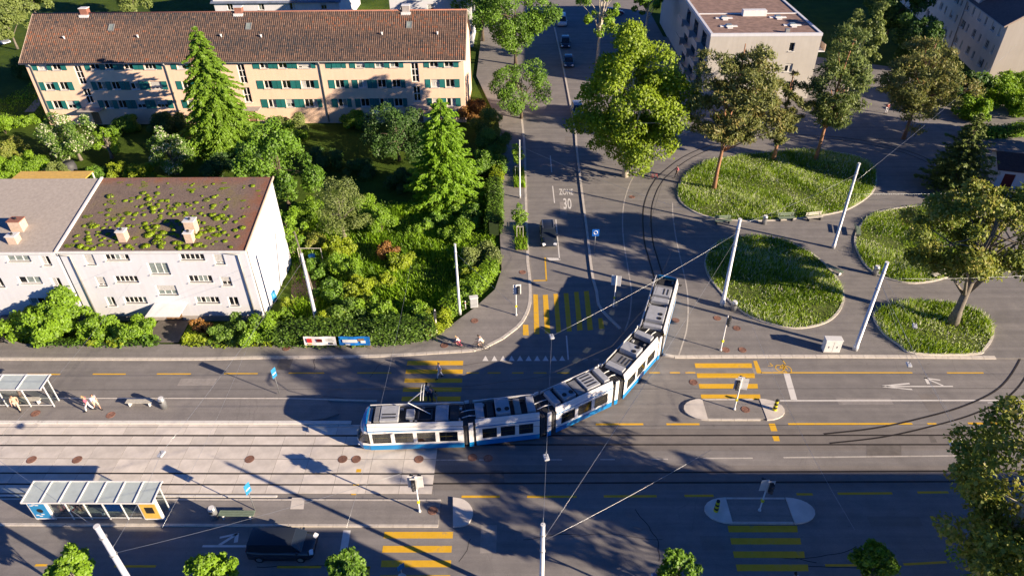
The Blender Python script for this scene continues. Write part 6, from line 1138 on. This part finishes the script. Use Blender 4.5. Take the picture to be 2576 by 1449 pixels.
for e, r, h, m_, lb in (((-5.03,58.26), 1.4, 2.2, 'leaf_gold', 'golden shrub inside the curved corner hedge'), ((-6.68,55.54), 1.4, 2.3, 'leaf_fresh', 'bright shrub next to the slim mast'), ((-4.57,61.46), 2.2, 3.4, 'leaf_grey', 'grey-green large shrub at the garden corner'), ((-5.96,59.83), 1.2, 1.8, 'leaf_mid', 'small green shrub below the grey-green one'), ((-4.91,94.94), 2.6, 4.6, 'leaf_olive', 'tall shrub at the pink block corner by the pavement'), ((-4.33,88.3), 2.4, 4.4, 'leaf_hedge', 'tall shrub between spruce and pavement'), ((-4.65,82.57), 2.2, 3.6, 'leaf_mid', 'leafy shrub at the foot of the broad spruce'), ((-7.71,101.15), 2.4, 3.2, 'leaf_red', 'reddish shrub by the pink block gable'),
        ((-25.14,98.7), 1.9, 2.6, 'leaf_fresh', 'bright round bush against the pink wall'), ((-22.97,97.63), 1.4, 1.8, 'leaf_dark', 'dark bush beside the bright round one'), ((-37.5,98.3), 1.1, 1.3, 'leaf_gold', 'small yellow bush at the pink block door'), ((-34.47,97.08), 2.0, 3.2, 'leaf_grey', 'feathery shrub under the pink block windows'), ((-34.1,93.55), 2.4, 2.8, 'leaf_fresh', 'bright shrub on the lawn before the pink block'), ((-39.34,96.43), .8, 1.0, 'leaf_red', 'small red-flowered shrub by the pink block door'),
        ((-16.36,68.25), 2.0, 3.0, 'leaf_fresh', 'leafy shrub in the centre of the garden'), ((-14.82,63.67), 1.3, 1.7, 'leaf_red', 'orange-brown shrub in the garden'), ((-13.11,61.5), 1.5, 1.9, 'leaf_gold', 'yellow-green shrub below the orange-brown one'), ((-12.17,67.79), 1.2, 1.6, 'leaf_fresh', 'small shrub near the garden grass'), ((-10.34,69.97), 1.4, 1.8, 'leaf_mid', 'green shrub below the broad spruce'), ((-18.57,59.89), 1.8, 2.6, 'leaf_fresh', 'bright garden shrub beside the leaning pole'), ((-16.64,56.37), 1.6, 2.4, 'leaf_gold', 'yellowish shrub halfway to the hedge'), ((-19.05,55.38), 1.7, 2.3, 'leaf_mid', 'green shrub right of the banner mast'), ((-16.87,52.51), 1.7, 2.6, 'leaf_hedge', 'shrub directly behind the long hedge'), ((-15.24,53.12), 1.3, 2.2, 'leaf_fresh', 'bright shrub behind the middle of the long hedge'), ((-14.49,58.09), 1.1, 1.5, 'leaf_gold', 'round golden shrub in the shaded lawn'), ((-26.16,70.54), 1.4, 2.0, 'leaf_fresh', 'bright shrub below the dense maple'), ((-23.47,65.34), 1.4, 1.6, 'leaf_olive', 'olive shrub at the garden bed'), ((-25.02,67.02), 1.1, 1.4, 'leaf_gold', 'golden shrub by the gable garden bed'), ((-23.27,52.52), .9, 1.4, 'leaf_fresh', 'bright shrub at the foot of the gable wall'), ((-23.6,54.42), .8, 1.0, 'leaf_gold', 'small yellowish shrub by the blue barrel'), ((-21.93,50.41), 1.0, 1.6, 'leaf_mid', 'shrub left of the banner mast'),
        ((-20.22,63.7), 1.7, 2.2, 'leaf_gold', 'yellow-green shrub under the feathery willow'), ((-21.73,59.91), 1.4, 1.8, 'leaf_mid', 'green shrub at the foot of the leaning pole'), ((-13.78,52.5), 1.5, 2.1, 'leaf_fresh', 'bright shrub behind the right part of the long hedge'), ((-9.91,52.49), 1.3, 1.9, 'leaf_fresh', 'bright shrub behind the hedge end'), ((-18.53,51.3), 1.4, 2.2, 'leaf_gold', 'yellowish shrub behind the blue banner'), ((-25.67,72.4), 1.8, 2.4, 'leaf_fresh', 'bright shrub between maple and willow'), ((-19.18,72.34), 2.0, 2.6, 'leaf_fresh', 'broad bright shrub behind the willow'), ((-7.54,66.9), 1.8, 2.4, 'leaf_fresh', 'bright shrub inside the clipped street hedge'), ((-5.94,70.39), 1.6, 2.2, 'leaf_mid', 'green shrub beside the clipped street hedge'), ((-7.06,73.2), 1.8, 2.4, 'leaf_fresh', 'bright shrub right of the broad spruce foot'),
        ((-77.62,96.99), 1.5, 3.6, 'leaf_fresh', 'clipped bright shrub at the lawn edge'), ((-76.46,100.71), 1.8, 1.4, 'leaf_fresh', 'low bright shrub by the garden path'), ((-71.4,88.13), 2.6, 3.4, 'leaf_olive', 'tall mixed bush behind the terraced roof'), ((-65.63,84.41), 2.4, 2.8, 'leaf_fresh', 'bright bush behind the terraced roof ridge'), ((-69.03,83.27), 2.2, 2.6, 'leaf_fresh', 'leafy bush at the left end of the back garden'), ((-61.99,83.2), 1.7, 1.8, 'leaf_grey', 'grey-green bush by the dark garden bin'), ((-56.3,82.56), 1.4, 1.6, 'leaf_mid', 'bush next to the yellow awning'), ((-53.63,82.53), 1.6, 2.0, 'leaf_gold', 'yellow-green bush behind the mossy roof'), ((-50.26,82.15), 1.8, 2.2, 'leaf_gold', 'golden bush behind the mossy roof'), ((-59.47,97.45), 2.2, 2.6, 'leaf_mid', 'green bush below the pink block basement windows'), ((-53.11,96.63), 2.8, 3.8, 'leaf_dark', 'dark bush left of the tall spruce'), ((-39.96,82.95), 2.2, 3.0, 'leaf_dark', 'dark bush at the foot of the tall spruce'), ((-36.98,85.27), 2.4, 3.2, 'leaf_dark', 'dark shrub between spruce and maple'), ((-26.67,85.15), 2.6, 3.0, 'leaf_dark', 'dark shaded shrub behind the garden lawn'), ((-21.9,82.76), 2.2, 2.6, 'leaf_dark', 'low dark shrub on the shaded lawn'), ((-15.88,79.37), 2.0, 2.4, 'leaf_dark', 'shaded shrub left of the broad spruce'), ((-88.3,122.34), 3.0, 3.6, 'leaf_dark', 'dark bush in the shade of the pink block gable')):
    sh(e, r, h, m_, lb)
for e, h, lb in (((-0.42,67.02), 4.4, 'staked young tree in the lower planting strip'), ((-0.72,81.96), 4.8, 'young tree in the upper planting strip beside the thin mast')):
    o = broadleaf('young_tree', e, h, (.75, .7, 1.5), 'leaf_fresh', 'grey_bark', lb, 700, .13, nc=12, cr=.45, zc=h-1.6, tr=.05, group='staked street saplings')
    for dx, dy in ((-.35, -.3), (.35, -.3), (0, .4)): MB().tube([(dx, dy, 0), (dx, dy, 1.6)], .04, 6).build('stake', 'pale_wood', o)
    rg = MB(); rg.bar((-.35, -.3, 1.5), (.35, -.3, 1.5), .05); rg.bar((.35, -.3, 1.5), (0, .4, 1.5), .05); rg.bar((0, .4, 1.5), (-.35, -.3, 1.5), .05); rg.build('tie_rail', 'pale_wood', o)

# ---------------------------------------------------------------- people and bicycles
for nm, c_ in dict(cloth_white=(.66, .66, .68), cloth_navy=(.02, .03, .07), cloth_blue=(.04, .09, .25), cloth_pink=(.55, .12, .18), cloth_peach=(.62, .36, .25), cloth_khaki=(.27, .24, .15), cloth_lav=(.42, .42, .58), cloth_beige=(.5, .42, .32), cloth_hivis=(.55, .75, .02), cloth_red=(.4, .03, .03), cloth_dark=(.03, .03, .035), hair_dark=(.02, .014, .01), hair_brown=(.10, .055, .03), hair_grey=(.3, .29, .27), hair_blond=(.35, .25, .12)).items(): M(nm, c_, .85, var=.12, scale=8)
def skinmesh(name, J, E, rad, rootk, mat, parent, sub=1):
    ks = list(J); me = bpy.data.meshes.new(name); me.from_pydata([J[k] for k in ks], [(ks.index(a), ks.index(b)) for a, b in E], []); o = link(name, me, parent, mat)
    md = o.modifiers.new('skin', 'SKIN'); md.use_smooth_shade = True
    sv = me.skin_vertices[0].data
    for i, k in enumerate(ks): r = rad[k]; sv[i].radius = (r, r); sv[i].use_root = (k == rootk)
    ss = o.modifiers.new('smooth', 'SUBSURF'); ss.levels = sub; ss.render_levels = sub; return o
def pose(kind, h):
    """joint positions, facing +x, for a height of 1.74 m"""
    J = dict(pelvis=(0, 0, .96), spine=(.01, 0, 1.16), chest=(.02, 0, 1.36), neck=(.02, 0, 1.50), skull=(.04, 0, 1.60), crown=(.035, 0, 1.70), nose=(.13, 0, 1.60))
    for s, n in ((1, 'l'), (-1, 'r')):
        J['sh'+n] = (.01, s*.18, 1.42); J['hip'+n] = (0, s*.10, .92)
        a = .0 if kind == 'stand' else (.22*s)
        if kind == 'walk':
            J['kn'+n] = (.14*s+.06, s*.11, .50); J['an'+n] = (.26*s-.02, s*.11, .09 if s > 0 else .13); J['el'+n] = (-.14*s, s*.24, 1.15); J['wr'+n] = (-.12*s+.10, s*.24, .93)
        elif kind == 'stand':
            J['kn'+n] = (.02, s*.11, .50); J['an'+n] = (-.01, s*.12, .08); J['el'+n] = (-.03, s*.25, 1.15); J['wr'+n] = (.06, s*.25, .90)
        elif kind == 'sit':
            J['kn'+n] = (.44, s*.13, .94); J['an'+n] = (.48, s*.13, .52); J['el'+n] = (.05, s*.24, 1.16); J['wr'+n] = (.28, s*.14, 1.03)
        elif kind == 'bike':
            J['kn'+n] = (.34+.06*s, s*.12, .72+.12*s); J['an'+n] = (.16+.1*s, s*.13, .42+.16*s); J['el'+n] = (.30, s*.25, 1.16); J['wr'+n] = (.52, s*.22, 1.06)
        an = J['an'+n]; J['to'+n] = (an[0]+.19, an[1], an[2]-.045); w = Vector(J['wr'+n]); el = Vector(J['el'+n]); d = (w-el).normalized(); sd = Vector((1, 0, 0)) if abs(d.x) < .7 else Vector((0, 0, 1)); pl = w+d*.07; J['pa'+n] = tuple(pl)
        for i, (o_, L) in enumerate(((.034, .07), (.012, .085), (-.012, .08), (-.034, .06))): m_ = pl+sd*o_+d*.03; J[f'f{i}{n}'] = tuple(m_); J[f'g{i}{n}'] = tuple(m_+d*L*.7+Vector((.015, 0, -.01)))
        J['th'+n] = tuple(w+d*.03+sd*.05)
    if kind == 'bike':
        for k in ('spine', 'chest', 'neck', 'skull', 'crown', 'nose', 'shl', 'shr'): x, y, z = J[k]; J[k] = (x+(z-.96)*.42, y, .96+(z-.96)*.93)
    if kind == 'sit':
        J = {k: (v[0], v[1], v[2]-.44) for k, v in J.items()}
    s = h/1.74; return {k: tuple(Vector(v)*s) for k, v in J.items()}, s
def person(loc, rz, kind, shirt, legs, hair, label, h=1.74, z=.0, short=False, name='person'):
    J, s = pose(kind, h); o = root(name, (loc[0], loc[1], z), rz, label, 'person', 'people around the junction')
    E = [('pelvis', 'spine'), ('spine', 'chest'), ('chest', 'neck'), ('neck', 'skull'), ('skull', 'crown'), ('skull', 'nose')]; Rr = dict(pelvis=.125, spine=.115, chest=.13, neck=.05, skull=.088, crown=.075, nose=.02)
    for n in 'lr':
        E += [('chest', 'sh'+n), ('sh'+n, 'el'+n), ('el'+n, 'wr'+n), ('wr'+n, 'pa'+n), ('pelvis', 'hip'+n), ('hip'+n, 'kn'+n), ('kn'+n, 'an'+n), ('an'+n, 'to'+n), ('wr'+n, 'th'+n)]
        Rr |= {'sh'+n: .058, 'el'+n: .042, 'wr'+n: .03, 'pa'+n: .032, 'hip'+n: .085, 'kn'+n: .056, 'an'+n: .038, 'to'+n: .035, 'th'+n: .011}
        for i in range(4): E += [('pa'+n, f'f{i}{n}'), (f'f{i}{n}', f'g{i}{n}')]; Rr |= {f'f{i}{n}': .010, f'g{i}{n}': .008}
    Rr = {k: v*s for k, v in Rr.items()}; skinmesh('body', J, E, Rr, 'pelvis', 'skin', o)
    ks = ['pelvis', 'spine', 'chest', 'shl', 'shr', 'ell', 'elr']; grow = dict(pelvis=.145, spine=.135, chest=.15, shl=.078, shr=.078, ell=.06, elr=.06)
    skinmesh('shirt', {k: J[k] for k in ks}, [('pelvis', 'spine'), ('spine', 'chest'), ('chest', 'shl'), ('chest', 'shr'), ('shl', 'ell'), ('shr', 'elr')], {k: grow[k]*s for k in ks}, 'pelvis', shirt, o)
    T = {k: J[k] for k in ('pelvis', 'hipl', 'hipr', 'knl', 'knr')}; te = [('pelvis', 'hipl'), ('pelvis', 'hipr'), ('hipl', 'knl'), ('hipr', 'knr')]; tr_ = dict(pelvis=.14, hipl=.105, hipr=.105, knl=.078, knr=.078)
    if not short: T |= {k: J[k] for k in ('anl', 'anr')}; te += [('knl', 'anl'), ('knr', 'anr')]; tr_ |= dict(anl=.06, anr=.06)
    skinmesh('shorts' if short else 'trousers', T, te, {k: v*s for k, v in tr_.items()}, 'pelvis', legs, o)
    hd = Vector(J['crown']); skinmesh('hair', {'a': tuple(hd+Vector((-.05, 0, -.09))*s), 'b': tuple(hd+Vector((-.012, 0, .012))*s), 'c': tuple(hd+Vector((.045, 0, .0))*s)}, [('a', 'b'), ('b', 'c')], dict(a=.085*s, b=.088*s, c=.06*s), 'b', hair, o)
    sk = Vector(J['skull'])
    for q in (-1, 1): MB().disc(sk+Vector((.078, q*.033, .02))*s, .013*s, .016*s, 8).build('eye', 'black_metal', o)
    for n in 'lr': MB().obox((Vector(J['an'+n])+Vector(J['to'+n]))/2+Vector((.01, 0, -.012))*s, (.13*s, .05*s, .04*s), Vector(J['to'+n])-Vector(J['an'+n]), (0, 1, 0), (.2, 0, 1)).build('shoe', 'cloth_dark', o, bevel=.015)
    return o
def bicycle(loc, rz, mat, label, s=1.0, z=0):
    o = root('bicycle', (loc[0], loc[1], z), rz, label, 'bicycle', 'bicycles'); r = .33*s
    for x in (-.36*s, .66*s):
        w = MB().ring((x, 0, r), (0, 1, 0), r-.02, .02, 22, 6).build('wheel', 'tyre', o); sp = MB()
        for k in range(8): a = PI*k/8; sp.bar((x-math.cos(a)*r*.95, 0, r-math.sin(a)*r*.95), (x+math.cos(a)*r*.95, 0, r+math.sin(a)*r*.95), .006)
        sp.build('spokes', 'steel', w)
    V = lambda x, z_: (x*s, 0, z_*s); f = MB()
    for a, b in ((V(-.36, .33), V(.08, .30)), (V(.08, .30), V(-.06, .82)), (V(-.06, .72), V(.48, .78)), (V(.08, .30), V(.50, .70)), (V(-.36, .33), V(-.05, .74)), (V(.46, .88), V(.66, .33))): f.tube([a, b], .018, 6)
    f.build('frame', mat, o, True); hb = MB(); hb.tube([V(.46, .88), V(.45, .98)], .015, 6); hb.tube([(.52*s, -.27*s, 1.0*s), (.45*s, -.1*s, .99*s), (.45*s, .1*s, .99*s), (.52*s, .27*s, 1.0*s)], .015, 6); hb.build('handlebar', 'black_metal', o, True)
    MB().box(-.20*s, .07*s, -.075*s, .075*s, .86*s, .91*s).build('saddle', 'black_metal', o, bevel=.02); pd = MB(); pd.tube([(.08*s, -.12*s, .30*s), (.08*s, .12*s, .30*s)], .02, 6)
    for q in (1, -1): pd.bar((.08*s, q*.1*s, .30*s), ((.08+.1*q)*s, q*.1*s, (.30+.13*q)*s), .025); pd.box((.08+.1*q)*s-.05, (.08+.1*q)*s+.05, q*.13*s-.05, q*.13*s+.05, (.30+.13*q)*s-.012, (.30+.13*q)*s+.012)
    pd.build('pedals', 'black_metal', o); return o
person([(-7.28,44.15)][0], R(195), 'walk', 'cloth_white', 'cloth_white', 'hair_dark', 'person in white walking over the yellow crossing', 1.78, .006)
person([(-8.1,41.6)][0], R(80), 'walk', 'cloth_white', 'cloth_navy', 'hair_dark', 'person in pale shirt and navy trousers on the crossing beside the tram', 1.78, .006); person([(-7.75,41.41)][0], R(80), 'walk', 'cloth_blue', 'cloth_navy', 'hair_blond', 'person in blue walking next to a child by the tram', 1.66, .006); person([(-7.34,41.25)][0], R(80), 'walk', 'cloth_khaki', 'cloth_beige', 'hair_dark', 'child in khaki on the crossing by the tram', 1.2, .006)
person([(-41.98,40.21)][0], R(-60), 'walk', 'cloth_peach', 'cloth_beige', 'hair_brown', 'person in peach top leaving the far shelter', 1.7, .12); person([(-35.99,40.13)][0], R(190), 'walk', 'cloth_pink', 'cloth_white', 'hair_blond', 'person in pink top and white trousers on the sunlit platform', 1.68, .12); person([(-35.41,40.31)][0], R(-30), 'walk', 'cloth_lav', 'cloth_beige', 'hair_brown', 'person in lavender top beside the pink one on the platform', 1.72, .12, True)
for dx, sh_, lg, hr, lb in ((1.75, 'cloth_pink', 'cloth_navy', 'hair_blond', 'person in pink sitting in the glass shelter'), (2.35, 'cloth_white', 'cloth_red', 'hair_brown', 'person in white sitting between two others in the shelter'), (3.1, 'cloth_peach', 'cloth_beige', 'hair_dark', 'person in peach sitting at the right of the shelter group')):
    person((sa[0][0]+dx, sa[0][1]+.35), R(90), 'sit', sh_, lg, hr, lb, 1.68, .13)
b0 = [(-3.75,47.72)][0]; bicycle(b0, R(172), 'cloth_dark', 'dark bicycle ridden past the pavement corner', 1.0, .11); person(b0, R(172), 'bike', 'cloth_white', 'cloth_beige', 'hair_dark', 'cyclist in white shirt at the pavement corner', 1.76, .11, True)
b0 = [(-5.89,48.07)][0]; bicycle(b0, R(168), 'cloth_pink', 'small pink bicycle ridden ahead on the pavement', .78, .11); person(b0, R(168), 'bike', 'cloth_white', 'cloth_pink', 'hair_blond', 'child cyclist in white riding on the pavement', 1.32, .11, True)
b0 = (8.22,25.0); bicycle(b0, R(8), 'cloth_navy', 'dark bicycle at the lower edge of the road', 1.0, .006); person(b0, R(8), 'bike', 'cloth_blue', 'cloth_white', 'hair_grey', 'cyclist in blue top with pale helmet in the lower lane', 1.76, .006)
person((16.99,24.72), R(100), 'walk', 'cloth_white', 'cloth_dark', 'hair_dark', 'person in white at the lower end of the island crossing', 1.76, .006)
person([(20.62,94.96)][0], R(200), 'stand', 'cloth_peach', 'cloth_red', 'hair_brown', 'person in peach near the wooden pole barrier', 1.72, .1); person([(20.08,88.17)][0], R(-90), 'walk', 'cloth_hivis', 'cloth_red', 'hair_dark', 'person in yellow safety vest on the plaza', 1.76, .1); person([(19.77,81.33)][0], R(180), 'walk', 'cloth_pink', 'cloth_dark', 'hair_dark', 'person in pink jacket by the upper flower bed', 1.7, .1); person([(55.25,102.05)][0], R(-100), 'stand', 'cloth_red', 'cloth_white', 'hair_brown', 'person in red top under the broad pine', 1.7, .1)
b0 = [(16.11,81.79)][0]; bicycle(b0, R(-12), 'blue_plastic', 'blue bicycle left standing by the plaza tracks', 1.0, .105)
b0 = [(16.61,80.81)][0]; bicycle(b0, R(-16), 'red', 'red bicycle standing next to the blue one', 1.0, .105)
